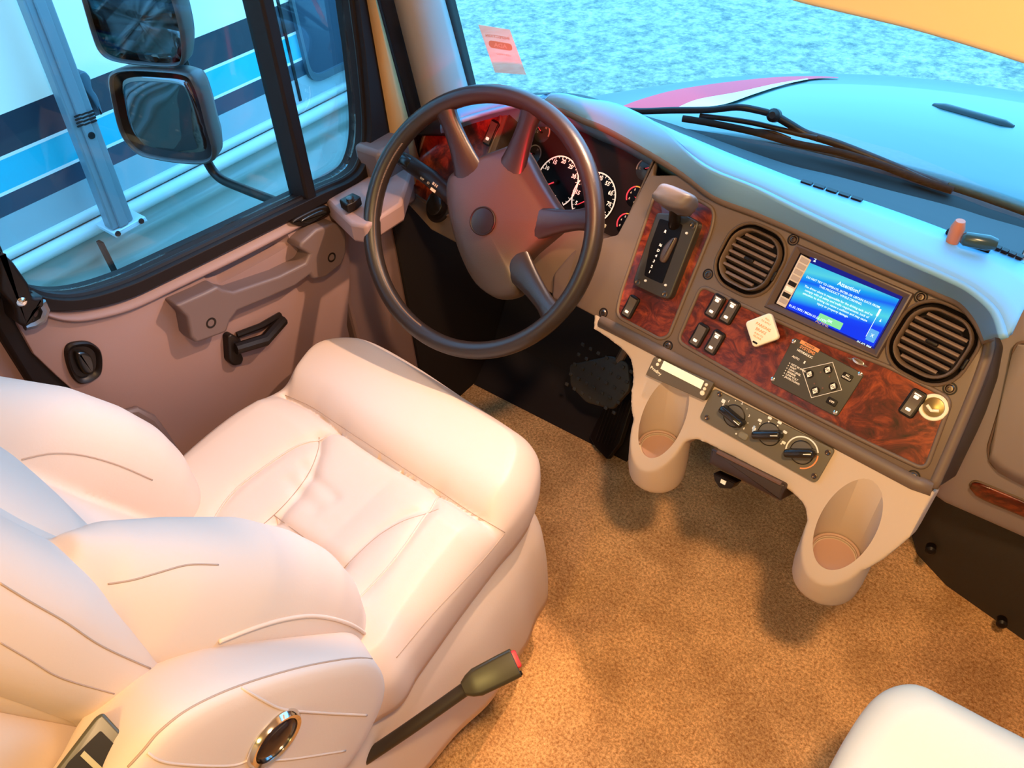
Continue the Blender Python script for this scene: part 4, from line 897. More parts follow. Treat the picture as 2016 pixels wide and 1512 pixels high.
# ---- climate control panel
HQ = K([(1406, 764), (1646, 885), (1608, 951), (1379, 823)])
hv = thing('climate_control_panel', 'olive grey climate control plate with three black rotary knobs', 'control panel', KON.p(*HQ[3]))
MB().dome(KON, rnd(HQ, .007), -.001, .005, .001).build('panel_plate', mat('climate_plate', (.125, .105, .07), .45, bump=.1, bscale=900, dist=.0003), hv)
for x, y in ((1417, 776), (1392, 822), (1630, 891), (1603, 937)):
    a, b = KON.hit(x, y, .005); MB().lathe(KON, [(.0042, .0045), (.0042, .0058), (.003, .0062), (.0016, .0052)], 16, a, b).build('screw', M_SCREW, hv)
for i, (x, y, an) in enumerate(((1445, 819, -10), (1514, 855, 30), (1578, 891, 30))):
    a, b = KON.hit(x, y, .006); r = .0175
    mb = MB(); mb.tube([KON.p(a+r*cos(t), b+r*sin(t), .0052) for t in [2*pi*q/40 for q in range(40)]], .0007, 6, closed=True); mb.build('knob_ring', M_BLK, hv, smooth=0)
    k = MB().lathe(KON, [(r*.96, .0045), (r*.92, .0065), (r*.3, .007)], 36, a, b).build('knob_disc', mat('disc_plastic', (.11, .095, .075), .4) if i == 0 else bpy.data.materials['disc_plastic'], hv)
    G = KON.sub(a, b, an, .005)
    MB().rings([[G.p(px, py, h) for px, py in rrect(0, 0, .044*s, .013*s2, .0045*s2, 4)] for s, s2, h in ((1, 1, .001), (1, 1, .012), (.97, .85, .0155), (.90, .6, .017))]).build('knob_grip', M_KNOB, k, smooth=50)
    mb = MB(); mb.box(G, .008, .019, -.0006, .0006, .0165, .0174); mb.build('knob_mark', M_WHT, k, smooth=0)
    mb = MB()
    if i == 0:
        for j, c in enumerate(('0', '1', '', '2', '', '3', '', '4')):
            t = radians(165-27*j); q = (a+.024*cos(t), b+.024*sin(t))
            if c: mb.text(KON, c, *q, .0055, h=.0052, bold=.03)
            else: mb.lathe(KON, [(.0008, .005), (.0008, .0056)], 8, *q)
        mb.poly(KON, rrect(a-.0255, b+.012, .006, .006, .001), .005, .0056)
    elif i == 1:
        for j in range(6):
            t = radians(190-38*j); q = (a+.0245*cos(t), b+.0245*sin(t)); mb.poly(KON, rrect(q[0], q[1], .006, .004, .001), .005, .0056); mb.lathe(KON, [(.0012, .005), (.0012, .0056)], 8, q[0]*.9+a*.1, q[1]*.9+b*.1-.0035)
    else:
        A = [radians(200-170*q/20) for q in range(21)]
        mb.poly(KON, [(a+.0245*cos(t), b+.0245*sin(t)) for t in A]+[(a+.0225*cos(t), b+.0225*sin(t)) for t in A[::-1]], .005, .0056)
    mb.build('scale_marks', M_WHT, hv, smooth=0)
    if i == 2:
        A = [radians(20-90*q/12) for q in range(13)]; MB().poly(KON, [(a+.0245*cos(t), b+.0245*sin(t)) for t in A]+[(a+.0225*cos(t), b+.0225*sin(t)) for t in A[::-1]], .005, .0056).build('scale_marks', M_ORG, hv, smooth=0)
    if i == 1:
        A = [radians(225-45*q/8) for q in range(9)]; MB().poly(KON, [(a+.0265*cos(t), b+.0265*sin(t)) for t in A]+[(a+.0235*cos(t), b+.0235*sin(t)) for t in A[::-1]], .005, .0057).build('scale_marks', mat('blue_print', (.45, .6, .8), .5), hv, smooth=0)
a, b = KON.hit(1463, 858, .006); MB().dome(KON, rrect(a, b, .016, .011, .004), .004, .0075, .0015).build('push_button', mat('button_plastic', (.19, .17, .12), .4), hv)
a, b = KON.hit(1449, 854, .006); MB().lathe(KON, [(.0014, .005), (.0014, .0060)], 10, a, b).build('lamp_dot', M_WHT, hv)

# ---- pedals
br_ = thing('brake_pedal', 'wide dark brake pedal with a grid of rubber treads', 'pedal', (-.68, 1.20, .0))
BF = Fr(hitp(1168, 742, (0, -.75, .66), (-.66, 1.14, .235)), Vector((1, -.12, 0)), Vector((0, .66, .75)))
bq = rnd(BF.hits([(1118, 722), (1205, 700), (1242, 712), (1245, 760), (1205, 800), (1150, 790), (1118, 760)]), .01)
MB().dome(BF, bq, -.012, .0, .004).build('pedal_pad', mat('pedal_rubber', (.035, .028, .022), .5), br_)
bxs = [p[0] for p in bq]; bys = [p[1] for p in bq]; mb = MB()
for i in range(7):
    for j in range(5):
        a = min(bxs)+(max(bxs)-min(bxs))*(i+.5)/7; b = min(bys)+(max(bys)-min(bys))*(j+.5)/5; mb.dome(BF, rrect(a, b, .0095, .008, .002), -.001, .003, .001)
mb.build('treads', bpy.data.materials['pedal_rubber'], br_)
mb = MB(); c = BF.p(sum(bxs)/len(bxs)+.02, max(bys)-.01, -.01); mb.tube([c, c+Vector((.03, .08, .14)), c+Vector((.03, .16, .30))], .011, 10); mb.build('pedal_arm', mat('pedal_arm_metal', (.18, .13, .10), .4, metal=.6), br_)
ac = thing('accelerator_pedal', 'long black ribbed accelerator pedal hinged on the floor', 'pedal', (-.60, 1.14, 0))
AF = Fr(ZH(1190, 900, .03), Vector((1, -.25, 0)), Vector((.12, .62, .78)))
aq = AF.hits([(1160, 862), (1170, 880), (1195, 905), (1222, 872), (1250, 790), (1250, 745), (1215, 735), (1190, 800)])
MB().dome(AF, rnd(aq, .006), -.015, .0, .003).build('pedal_plate', M_BLK, ac)
mb = MB(); q0, q1, q2, q3 = AF.hits([(1168, 868), (1212, 880), (1195, 800), (1246, 790)])
for i in range(7):
    t = (i+.5)/7; p0 = Vector(q0).lerp(Vector(q1), t); p1 = Vector(q2).lerp(Vector(q3), t); mb.tube([AF.p(*p0, .001), AF.p(*p1, .001)], .0018, 6)
mb.build('ribs', M_RUB, ac)

# ================================================================== SEATS
def pillow(mb, F, outline, hfun, edge=.03, H=.03, N=260, K=70, skirt=((1.0, -.05),), c=None, extra=1.0):
    """star-shaped soft pad: outline in plane coords; hfun(xy array)->height offset"""
    P = catmull([Vector(p) for p in outline], 12, True); 
    L = [0]
    Q = P+[P[0]]
    for a, b in zip(Q[:-1], Q[1:]): L.append(L[-1]+(b-a).length)
    pts = []; j = 0
    for i in range(N):
        s = L[-1]*i/N
        while L[j+1] < s: j += 1
        pts.append(Q[j].lerp(Q[j+1], (s-L[j])/(L[j+1]-L[j]+1e-9)))
    P = np.array([tuple(p) for p in pts]); C = P.mean(0) if c is None else np.array(c)
    d = np.linalg.norm(P-C, axis=1)
    rings = []
    for sc, h in skirt[::-1]: rings.append([F.p(C[0]+(p[0]-C[0])*sc, C[1]+(p[1]-C[1])*sc, h) for p in P])
    rk = [1-(k/(K-1))**1.35 for k in range(K)]; rk[-1] = .004
    for r in rk:
        X = C+(P-C)*r; e = np.minimum(d*(1-r)/edge, 1); z = H*np.sqrt(np.maximum(0, 1-(1-e)**2)) + hfun(X, np.clip(e, 0, 1))
        rings.append([F.p(x[0], x[1], zz) for x, zz in zip(X, z)])
    mb.rings(rings, True, True); return P, C
def segdist(X, L):
    L = [np.array(p) for p in L]; best = np.full(len(X), 9.)
    for a, b in zip(L[:-1], L[1:]):
        ab = b-a; t = np.clip(((X-a)@ab)/(ab@ab+1e-12), 0, 1); best = np.minimum(best, np.linalg.norm(X-(a+t[:, None]*ab), axis=1))
    return best
seat = thing('driver_seat', 'cream leather driver seat with folded armrest standing behind the steering wheel', 'seat', (-.77, .40, .0))
ZT = .50
SFm = Fr((0, 0, ZT), (1, 0, 0), (0, 1, 0))
out_px = [(690, 688), (745, 697), (830, 742), (930, 808), (1020, 868), (1052, 895), (1064, 930), (1050, 985), (1020, 1030), (985, 1070), (900, 1180), (820, 1290), (760, 1370)]
out = SFm.hits(out_px)+[(-.52, .14), (-.70, .12), (-.90, .12), (-1.005, .17)]+[(-1.035, .30), (-1.045, .42), (-1.03, .52)]+SFm.hits([(572, 772), (595, 740), (635, 700)])
c6 = lambda x, y: (300+x/2.291, 640+y/2.291)
seam1 = SFm.hits([c6(600, 316), c6(720, 370), c6(840, 450), c6(1000, 555), c6(1150, 655), c6(1290, 745), c6(1430, 840), c6(1540, 905), c6(1590, 935)], .040)
seamL = SFm.hits([c6(845, 455), c6(760, 490), c6(640, 545), c6(500, 640), c6(380, 735), c6(290, 840), c6(240, 940), c6(225, 1010)], .040)
leafL = SFm.hits([c6(752, 505), c6(748, 560), c6(710, 660), c6(640, 760), c6(550, 855), c6(440, 945), c6(330, 1018), c6(230, 1070)], .040)
seamM = SFm.hits([c6(550, 858), c6(700, 970), c6(860, 1098)], .040)
leafR = SFm.hits([c6(1245, 848), c6(1130, 885), c6(1020, 950), c6(930, 1030), c6(860, 1100), c6(815, 1145), c6(760, 1220)], .040)
seamR = SFm.hits([c6(1290, 745), c6(1270, 820), c6(1225, 900), c6(1150, 1020), c6(1060, 1140), c6(960, 1245), c6(860, 1340)], .040)
seamE = SFm.hits([c6(1590, 940), c6(1500, 1050), c6(1380, 1180), c6(1250, 1320), c6(1100, 1500), c6(1000, 1620)], .040)
seams = [(seam1, .016, .010), (seamL, .006, .010), (leafL, .010, .012), (seamM, .010, .010), (leafR, .007, .012), (seamR, .006, .010), (seamE, .004, .006)]
def cush(X, e):
    z = np.zeros(len(X))
    for L, dp_, w in seams:
        d = segdist(X, L); z -= dp_*np.exp(-(d/w)**1.3)
    d1 = segdist(X, seam1); front = X[:, 1] > np.interp(X[:, 0], [p[0] for p in seam1], [p[1] for p in seam1])
    z += np.where(front, .022*(1-np.exp(-(d1/.035)**2)), 0)
    # dished middle, raised side rolls
    xm = (X[:, 0]+.775)/.25; z += np.where(front, 0, .020*np.clip(np.abs(xm)-.35, 0, .5)/.5*np.minimum(1, d1/.05)) - .012*np.exp(-(xm/.5)**2)*(~front)
    # wrinkles running from the left leaf
    a, b = SFm.hit(*c6(700, 690)), SFm.hit(*c6(840, 830)); z -= .0035*np.exp(-(segdist(X, [a, b])/.011)**2)
    a, b = SFm.hit(*c6(640, 760)), SFm.hit(*c6(760, 880)); z -= .003*np.exp(-(segdist(X, [a, b])/.012)**2)
    return z*np.minimum(1, e*1.2+.15)
mb = MB(); pillow(mb, SFm, out, cush, edge=.055, H=.045, N=340, K=90, skirt=((1.0, -.02), (.995, -.045), (.97, -.075)))
cu = mb.build('cushion', M_LEATHER, seat, smooth=180)
# twin needle stitching dots and piping along the right edge
mb = MB(); 
sE = catmull([Vector(p) for p in seamE], 30)
def ztop(x, y): 
    return .045+float(cush(np.array([[x, y]]), np.array([1.]))[0])
dots = MB()
for off in (-.008, .008):
    for i in range(2, len(sE)-2, 2):
        d = (sE[i+1]-sE[i-1]).normalized(); nx = Vector((-d.y, d.x))*off; p = sE[i]+nx; z = ztop(p.x, p.y)-.012 if off > 0 else ztop(p.x, p.y)-.022
def drape_tube(F, L, lift, r, zf, name, parent, m):
    mb = MB(); mb.tube([F.p(p.x, p.y, zf(p.x, p.y)+lift) for p in catmull([Vector(q) for q in L], 6)], r, 6); return mb.build(name, m, parent, smooth=180)
drape_tube(SFm, seamL, .0005, .0016, ztop, 'piping', cu, M_LEATHER)
drape_tube(SFm, seamR, .0005, .0016, ztop, 'piping', cu, M_LEATHER)
# skirt: side panels of the seat box
def skirt_mesh(top, z0, z1, flare, name, m, parent, wav=.006):
    P = catmull([Vector(p) for p in top], 10, True); n = len(P); C = Vector((sum(p.x for p in P)/n, sum(p.y for p in P)/n)); R = []
    for k in range(15):
        t = k/14; z = z0+(z1-z0)*t; ring = []
        for i, p in enumerate(P):
            d = (p-C); u = d.normalized(); ph = i/n*2*pi
            f = flare*(sin(pi*min(t*1.0, 1))*.35+t*.9)*max(0, .35+u.x*.75+u.y*.1) + wav*t*sin(ph*9+1.3)*sin(ph*4) - .012*math.exp(-((t-.22)/.10)**2)
            q = p+u*f; ring.append(Vector((q.x, q.y, z)))
        R.append(ring)
    mb = MB(); mb.rings(R, False, False); return mb.build(name, m, parent, smooth=180, solid=.004)
sk_top = [(-.93, .675), (-.70, .675), (-.56, .655), (-.515, .62), (-.507, .52), (-.500, .40), (-.500, .25), (-.51, .14), (-.70, .11), (-.98, .12), (-1.03, .3), (-1.02, .60)]
skirt_mesh(sk_top, .50, .14, .045, 'skirt', M_SKIRT, seat)
MB().dome(GND, rrect(-.77, .40, .40, .46, .05), 0.0, .45, .02).build('seat_pedestal', mat('pedestal_metal', (.03, .025, .02), .5), seat)
# backrest: lofted soft body
def stack(mb, secs, n=40, ex=2.4):
    R = []
    for (cx, cy, cz, a, b, tl) in secs:
        ring = []
        for i in range(n):
            t = 2*pi*i/n; c, s = cos(t), sin(t)
            x = a*abs(c)**(2/ex)*(1 if c > 0 else -1); y = b*abs(s)**(2/ex)*(1 if s > 0 else -1)
            ring.append(Vector((cx+x, cy+y*cos(tl), cz+y*sin(tl))))
        R.append(ring)
    return mb.rings(R)
mb = MB()
# core slab, front face leaning back
core = []
for z, yf in ((.40, .17), (.44, .215), (.50, .225), (.60, .185), (.70, .14), (.80, .098), (.95, .05), (1.10, .01), (1.25, -.03), (1.31, -.06), (1.33, -.09)):
    b = .075 if .42 < z < 1.28 else .05; core.append((-.765, yf-b, z, .245 if z < 1.28 else .2, b, .3))
stack(mb, core, ex=4)
# lower side bolsters
for sx in (-1, 1):
    xo = -.765+sx*.192
    S_ = []
    for z, yf, a in ((.40, .235, .035), (.425, .262, .050), (.47, .288, .062), (.53, .300, .068), (.60, .300, .072), (.66, .288, .074), (.72, .262, .075), (.79, .220, .074), (.865, .155, .068), (.92, .105, .055), (.95, .07, .03)):
        b = .085 if z > .43 else .06; S_.append((xo, yf-b, z, a, b, .35))
    stack(mb, S_, ex=2.3)
bk = mb.build('backrest', M_SKIRT, seat, rem=.005, sm=9)
mb = MB(); stack(mb, [(-.765, yf-.185, z, a, .07, .3) for z, yf, a in ((.46, .19, .20), (.50, .20, .235), (.70, .14, .245), (.90, .07, .25), (1.10, .0, .25), (1.2, -.04, .24), (1.26, -.06, .18))], ex=4)
mb.build('back_shell', M_SKIRT, seat, smooth=60)
wings = []
for sx in (-1, 1):
    mb = MB(); xo = -.765+sx*.195
    stack(mb, [(xo, yf-.06, z, a, .06 if a > .05 else .04, .35) for z, yf, a in ((.700, .048, .018), (.725, .072, .044), (.775, .080, .062), (.85, .076, .070), (.95, .054, .072), (1.05, .026, .072), (1.20, -.015, .07), (1.27, -.045, .06), (1.30, -.08, .03))], ex=2.5)
    wings.append(mb.build('upper_bolster', M_SKIRT, seat, rem=.005, sm=5))
mb = MB()
stack(mb, [(-.765, yf-.07, z, a, .07 if a > .05 else .04, .35) for z, yf, a in ((.735, .075, .09), (.755, .092, .120), (.80, .104, .138), (.88, .096, .142), (.96, .070, .142), (1.06, .036, .142), (1.2, .0, .15), (1.27, -.03, .14), (1.30, -.06, .08))], ex=3.2)
wings.append(mb.build('shoulder_pad', M_SKIRT, seat, rem=.005, sm=5))
# seam lines lying on the backrest
def surf_tube(px_list, o_eval, r, name, parent, m, lift=.0005):
    pass
bpy.context.view_layer.update()
dg = bpy.context.evaluated_depsgraph_get()
from mathutils.bvhtree import BVHTree
bake(bk)
def bvh_of(o):
    bpy.context.view_layer.update()
    me = o.data; mw = o.matrix_world
    return BVHTree.FromPolygons([mw @ v.co for v in me.vertices], [p.vertices[:] for p in me.polygons])
def seam_on(o, px_list, r, name, m, closed=False, off=0.0):
    T = bvh_of(o); P = catmull([Vector((x, y, 0)) for x, y in px_list], 10); W_ = []
    for p in P:
        d = ray(p.x, p.y).normalized(); h, nr, _, _ = T.ray_cast(CAM, d)
        if h is not None and (h-CAM).length < 3: W_.append(h+nr*off)
    if len(W_) < 3: print('seam miss', name, px_list[0]); return
    # smooth
    for _ in range(3): W_ = [W_[0]]+[(a+b*2+c)/4 for a, b, c in zip(W_[:-2], W_[1:-1], W_[2:])]+[W_[-1]]
    mb = MB(); mb.tube(W_, r, 6); mb.build(name, m, o, smooth=180)
# armrest folded up against the backrest side
AFm = Fr((-.455, 0, 0), (0, 1, 0), (0, 0, 1))      # (y, z), normal +x
AO = [(-.14, .78), (-.10, .832), (-.053, .868), (-.020, .881), (.009, .886), (.037, .878), (.079, .848), (.135, .79), (.188, .724), (.210, .682), (.217, .635), (.207, .593), (.182, .565), (.152, .547), (.12, .543), (.06, .57), (.0, .63), (-.06, .70), (-.12, .76)]
AI = [(-.14, .76), (-.10, .806), (-.058, .831), (-.028, .851), (.006, .854), (.037, .846), (.085, .812), (.142, .745), (.205, .662), (.238, .612), (.250, .565), (.250, .52), (.225, .495), (.18, .49), (.13, .50), (.06, .54), (.0, .60), (-.07, .67), (-.13, .74)]
AO = catmull([Vector(p) for p in AO], 5, True); AI = catmull([Vector(p) for p in AI], 5, True); cA = Vector((.06, .70))
def sc_(P, s): return [cA+(p-cA)*s for p in P]
mb = MB(); R = []
for P, s, x in ((AO, .02, .046), (AO, .3, .047), (AO, .6, .0465), (AO, .85, .045), (AO, .95, .0425), (AO, .985, .0395), (AO, 1.0, .035)): R.append([AFm.p(p.x, p.y, x) for p in sc_(P, s)])
for t in (.25, .5, .75, 1): R.append([AFm.p(a.x+(b.x-a.x)*t, a.y+(b.y-a.y)*t+.004*sin(pi*t), .033+(-.050-.033)*t) for a, b in zip(AO, AI)])
for s, x in ((.99, -.056), (.96, -.061), (.5, -.063), (.05, -.063)): R.append([AFm.p(p.x, p.y, x) for p in sc_(AI, s)])
mb.rings(R)
ar = mb.build('armrest', M_SKIRT, seat, smooth=180)
seam_on(ar, [(252, 1510), (283, 1476), (314, 1440), (375, 1394), (471, 1350), (591, 1314), (690, 1296), (732, 1297)], .0012, 'seam', M_SEAM)
seam_on(ar, [(475, 1354), (520, 1380), (560, 1397), (640, 1404), (722, 1408)], .0016, 'piping', M_SKIRT)
seam_on(ar, [(290, 1482), (330, 1502), (450, 1508), (500, 1494), (560, 1496), (680, 1478)], .0014, 'piping', M_SKIRT)
# oval badge
G = Fr(AFm.p(.0765, .751, .0465), AFm.x, AFm.y)
mb = MB(); mb.rings([[G.p(x, y, hh) for x, y in circ(0, 0, .026*s, 48, .030*s)] for s, hh in ((1.1, -.004), (1.1, .002), (1.0, .007), (.86, .006), (.82, .002))], True, True); b_ = mb.build('badge_ring', M_CHR, ar, smooth=50)
MB().rings([[G.p(x, y, hh) for x, y in circ(0, 0, .026*s, 48, .030*s)] for s, hh in ((.84, .001), (.82, .0045), (.5, .0065), (.05, .007))]).build('badge_face', mat('badge_enamel', (.018, .010, .012), .15), b_, smooth=180)
# belt guide on the armrest hinge
d = ray(190, 1475).normalized(); h, nr, _, _ = bvh_of(ar).ray_cast(CAM, d); print('guide', h, nr)
if h is None: h = XH(190, 1475, -.44)
gn_ = (CAM-h).normalized(); G = Fr(h+gn_*.004, Vector((0, 0, 1)).cross(gn_), gn_.cross(Vector((0, 0, 1)).cross(gn_)))
bgl = thing('belt_guide', 'grey and black square seat belt guide beside the armrest', 'belt guide', h)
q1 = G.hits([(203, 1403), (270, 1476), (258, 1504), (205, 1570), (90, 1570), (105, 1520), (188, 1412)])
MB().dome(G, rnd(q1, .004), -.02, .010, .003).build('guide_plate', mat('guide_plastic', (.075, .065, .035), .35), bgl)
q1 = G.hits([(198, 1438), (234, 1474), (190, 1540), (110, 1540), (135, 1500)], .010)
MB().poly(G, rnd(q1, .002), .009, .0106).build('guide_opening', M_LENS, bgl, smooth=0)
q1 = G.hits([(166, 1478), (202, 1512), (196, 1524), (158, 1488)], .011); MB().poly(G, q1, .010, .0125).build('guide_bar', mat('bar_plastic', (.30, .26, .12), .4), bgl, smooth=0)
# seams on the backrest
seam_on(bk, [(42, 905), (100, 893), (160, 896), (230, 915), (300, 945)], .0012, 'seam', M_SEAM)
seam_on(bk, [(212, 1150), (260, 1142), (310, 1128), (370, 1112), (430, 1112)], .0010, 'seam', M_SEAM)
seam_on(wings[1], [(0, 1148), (60, 1185), (130, 1225), (200, 1272), (296, 1316)], .0009, 'seam', M_SEAM)
seam_on(wings[1], [(0, 1265), (60, 1300), (120, 1335), (225, 1366)], .0007, 'seam', M_SEAM)
seam_on(bk, [(430, 1262), (500, 1235), (560, 1218), (620, 1212), (680, 1225), (720, 1250), (742, 1285)], .0026, 'piping', M_SKIRT, off=.001)
for L in ([c6(600, 316), c6(720, 370), c6(840, 450), c6(1000, 555), c6(1150, 655), c6(1290, 745), c6(1430, 840), c6(1540, 905), c6(1590, 935)],
          [c6(752, 505), c6(748, 560), c6(710, 660), c6(640, 760), c6(550, 855), c6(440, 945), c6(330, 1018)], [c6(550, 858), c6(700, 970), c6(860, 1098)],
          [c6(1290, 830), c6(1245, 848), c6(1130, 885), c6(1020, 950), c6(930, 1030), c6(860, 1100), c6(815, 1145)],
          [c6(1590, 940), c6(1500, 1050), c6(1380, 1180), c6(1250, 1320), c6(1100, 1500)]): seam_on(cu, L, .0008, 'seam', M_SEAM)
# seat belt buckle on its stalk
sb = thing('seat_belt_buckle', 'black seat belt buckle with red button on a long stalk beside the seat', 'buckle', (-.50, .15, .30))
p0 = ZH(690, 1512, .33); p1 = ZH(925, 1350, .45); p00 = p0+(p0-p1)*.35
mb = MB(); mb.tube(catmull([p00, p0, p0.lerp(p1, .5)+Vector((.004, 0, .006)), p1], 6), .0105, 12, flat=.8); mb.build('stalk', mat('stalk_sleeve', (.030, .022, .014), .45), sb, smooth=60)
bd = (ZH(1000, 1312, .462)-p1).normalized(); cn = (CAM-p1).normalized(); G = Fr(p1, bd, cn.cross(bd)); 
if G.z.dot(cn) < 0: G = Fr(p1, bd, -G.y)
ln = .074
mb = MB(); mb.rings([[G.p(x, a, b) for a, b in rrect(0, 0, w, t, .006, 4)] for x, w, t in ((-.010, .020, .018), (.0, .032, .022), (.012, .040, .026), (ln*.7, .042, .028), (ln, .042, .028))]); mb.build('buckle_body', mat('buckle_plastic', (.040, .032, .014), .32), sb, bevel=.001)
MB().rings([[G.p(x, a+.004, b+.002) for a, b in rrect(0, 0, .026*s, .014*s, .003, 4)] for x, s in ((ln-.004, 1), (ln+.004, 1), (ln+.006, .85))]).build('release_button', M_RED, sb)
MB().rings([[G.p(x, a-.016, b+.004) for a, b in rrect(0, 0, .006, .012, .002, 3)] for x in (ln-.002, ln+.002)]).build('tongue_slot', M_LENS, sb)

# passenger seat: only the front of its cushion is in view
ps_ = thing('passenger_seat', 'white leather passenger seat cushion corner at the lower right', 'seat', (.30, .40, 0))
PSF = Fr((0, 0, .50), (1, 0, 0), (0, 1, 0))
po = PSF.hits([(1612, 1560), (1650, 1480), (1695, 1405), (1735, 1365), (1790, 1352), (1850, 1378), (1940, 1425), (2040, 1478)])+[(.42, .655), (.50, .62), (.53, .50), (.53, .25), (.48, .12), (.30, .10), (.12, .12), (.06, .25), (.05, .38)]
mb = MB(); pillow(mb, PSF, po, lambda X, e: .012*np.exp(-((X[:, 1]-.6)/.08)**2)*e, edge=.05, H=.04, N=220, K=50, skirt=((1.0, -.03), (.99, -.06), (.95, -.10)), c=(.29, .36)); mb.build('cushion', M_WHITE, ps_, smooth=180)
skirt_mesh([(.075, .35), (.085, .56), (.12, .62), (.30, .62), (.47, .60), (.50, .5), (.50, .2), (.45, .14), (.12, .14), (.08, .2)], .46, .12, .0, 'skirt', M_WHITE, ps_, wav=.003)
MB().dome(GND, rrect(.29, .38, .34, .40, .04), 0, .42, .02).build('seat_pedestal', bpy.data.materials['pedestal_metal'], ps_)

# ================================================================== SUN VISOR, HEADER
struct(MB().wbox(-1.2, 1.34, .98, 1.12, 1.58, 2.0).build('trim_7', M_CREAM, smooth=0, bevel=.01))
vp = Vector((-.2, 1.02, 1.2)); vn = Vector((-.22, -.94, .25)).normalized()
vx = Vector((1, -.23, 0)).normalized(); VF = Fr(vp, vx, vn.cross(vx))
vq = VF.hits([(1470, -35), (1550, 1), (1640, 22), (1780, 55), (1900, 90), (2016, 127), (2140, 170)])
top = [(vq[-1][0]+.02, vq[-1][1]+.26), (vq[0][0]-.02, vq[0][1]+.24)]
vis = MB(); vis.dome(VF, rnd(vq+top, .03, 5), -.018, .0, .008); o = vis.build('sun_visor', mat('warm_lit_visor_fabric', (.80, .58, .27), .85)); settag(o, 'cream padded sun visor with warm light in its colour hanging down at the upper right of the windshield', 'visor')  # cream visor, warm lamp light is put into the yellow base colour

M_PAPER = mat('sticker_paper', (.85, .62, .55), .8); M_PAPER.node_tree.nodes['Principled BSDF'].inputs['Alpha'].default_value = .55
# windshield sticker (back of a price label stuck on the glass)
d = ray(989, 95).normalized(); 
best = None
for k in range(33):
    for i in range(60):
        x = -1.08+2.3*i/60; p = wsx(x, k/32); e = (p-CAM).normalized().dot(d)
        if best is None or e > best[0]: best = (e, x, k/32)
c = wsx(best[1], best[2]); tx_ = (wsx(best[1]+.01, best[2])-c).normalized(); ty_ = (wsx(best[1], best[2]+.01)-c).normalized(); SK = Fr(c, tx_, ty_)
if SK.z.y > 0: SK = Fr(c, -tx_, ty_)
q = SK.hits([(949, 49), (1009, 52), (1029, 141), (969, 143)])
st_ = MB().poly(SK, q, .004, .0046).build('window_sticker', M_PAPER); settag(st_, 'faded pink paper sticker on the left side of the windshield', 'sticker')
sm_ = quadmap([q[0], q[1], q[2], q[3]]); mb = MB()
def mir(txt, u, v, s, m, par):
    mb = MB(); a, b = sm_(u, v); dd = Vector(q[1])-Vector(q[0]); mb.text(SK, txt, a, b, s, h=.0048, bold=.03, sx=-1 if SK.x.x > 0 else 1, rot=math.degrees(atan2(dd.y, dd.x))); mb.build('lettering', m, par, smooth=0)
M_STK = mat('sticker_print', (.50, .28, .20), .8)
a, b = sm_(.5, .62); dd = Vector(q[1])-Vector(q[0]); an_ = math.degrees(atan2(dd.y, dd.x)); w_ = dd.length
G = SK.sub(a, b, an_); MB().poly(G, rrect(0, 0, w_*.76, w_*.26, w_*.1), .0046, .0052).build('printed_badge', M_STK, st_, smooth=0)
mb = MB(); mb.text(G, 'ADA', 0, 0, w_*.2, h=.0054, bold=.03, sx=-1); mb.build('lettering', mat('sticker_pale', (.62, .42, .36), .8), st_, smooth=0)
mb = MB(); a, b = sm_(.5, .80); mb.text(SK.sub(a, b, an_), 'INSPECTION', 0, 0, w_*.14, h=.0048, sx=-1, bold=.02); a, b = sm_(.5, .42); mb.text(SK.sub(a, b, an_), 'CERTIFIED', 0, 0, w_*.11, h=.0048, sx=-1); mb.build('lettering', M_STK, st_, smooth=0)
# clip lamp on the dash at the right
cl2 = thing('clip_lamp', 'small dark clip-on device with an orange knob at the windshield base', 'clip lamp', ZH(1905, 462, .93))
p = ZH(1900, 470, .95); p2 = ZH(1945, 478, .95); dd = (p2-p).normalized()
mb = MB(); mb.tube([p-dd*.004, p, p2, p2+dd*.01], [.006, .009, .010, .007], 14); mb.build('lamp_body', mat('device_plastic', (.02, .05, .06), .25), cl2, smooth=60)
p = ZH(1886, 448, .955); mb = MB(); mb.tube([p+Vector((0, 0, -.022)), p, p+Vector((0, 0, .010))], [.008, .009, .006], 12); mb.build('knob', mat('terracotta', (.45, .16, .09), .5), cl2, smooth=60)
mb = MB(); P = ZH(1868, 455, .932), ZH(1905, 478, .932), ZH(1950, 492, .932); mb.tube(P, .006, 8); mb.build('clip', M_BLK, cl2)

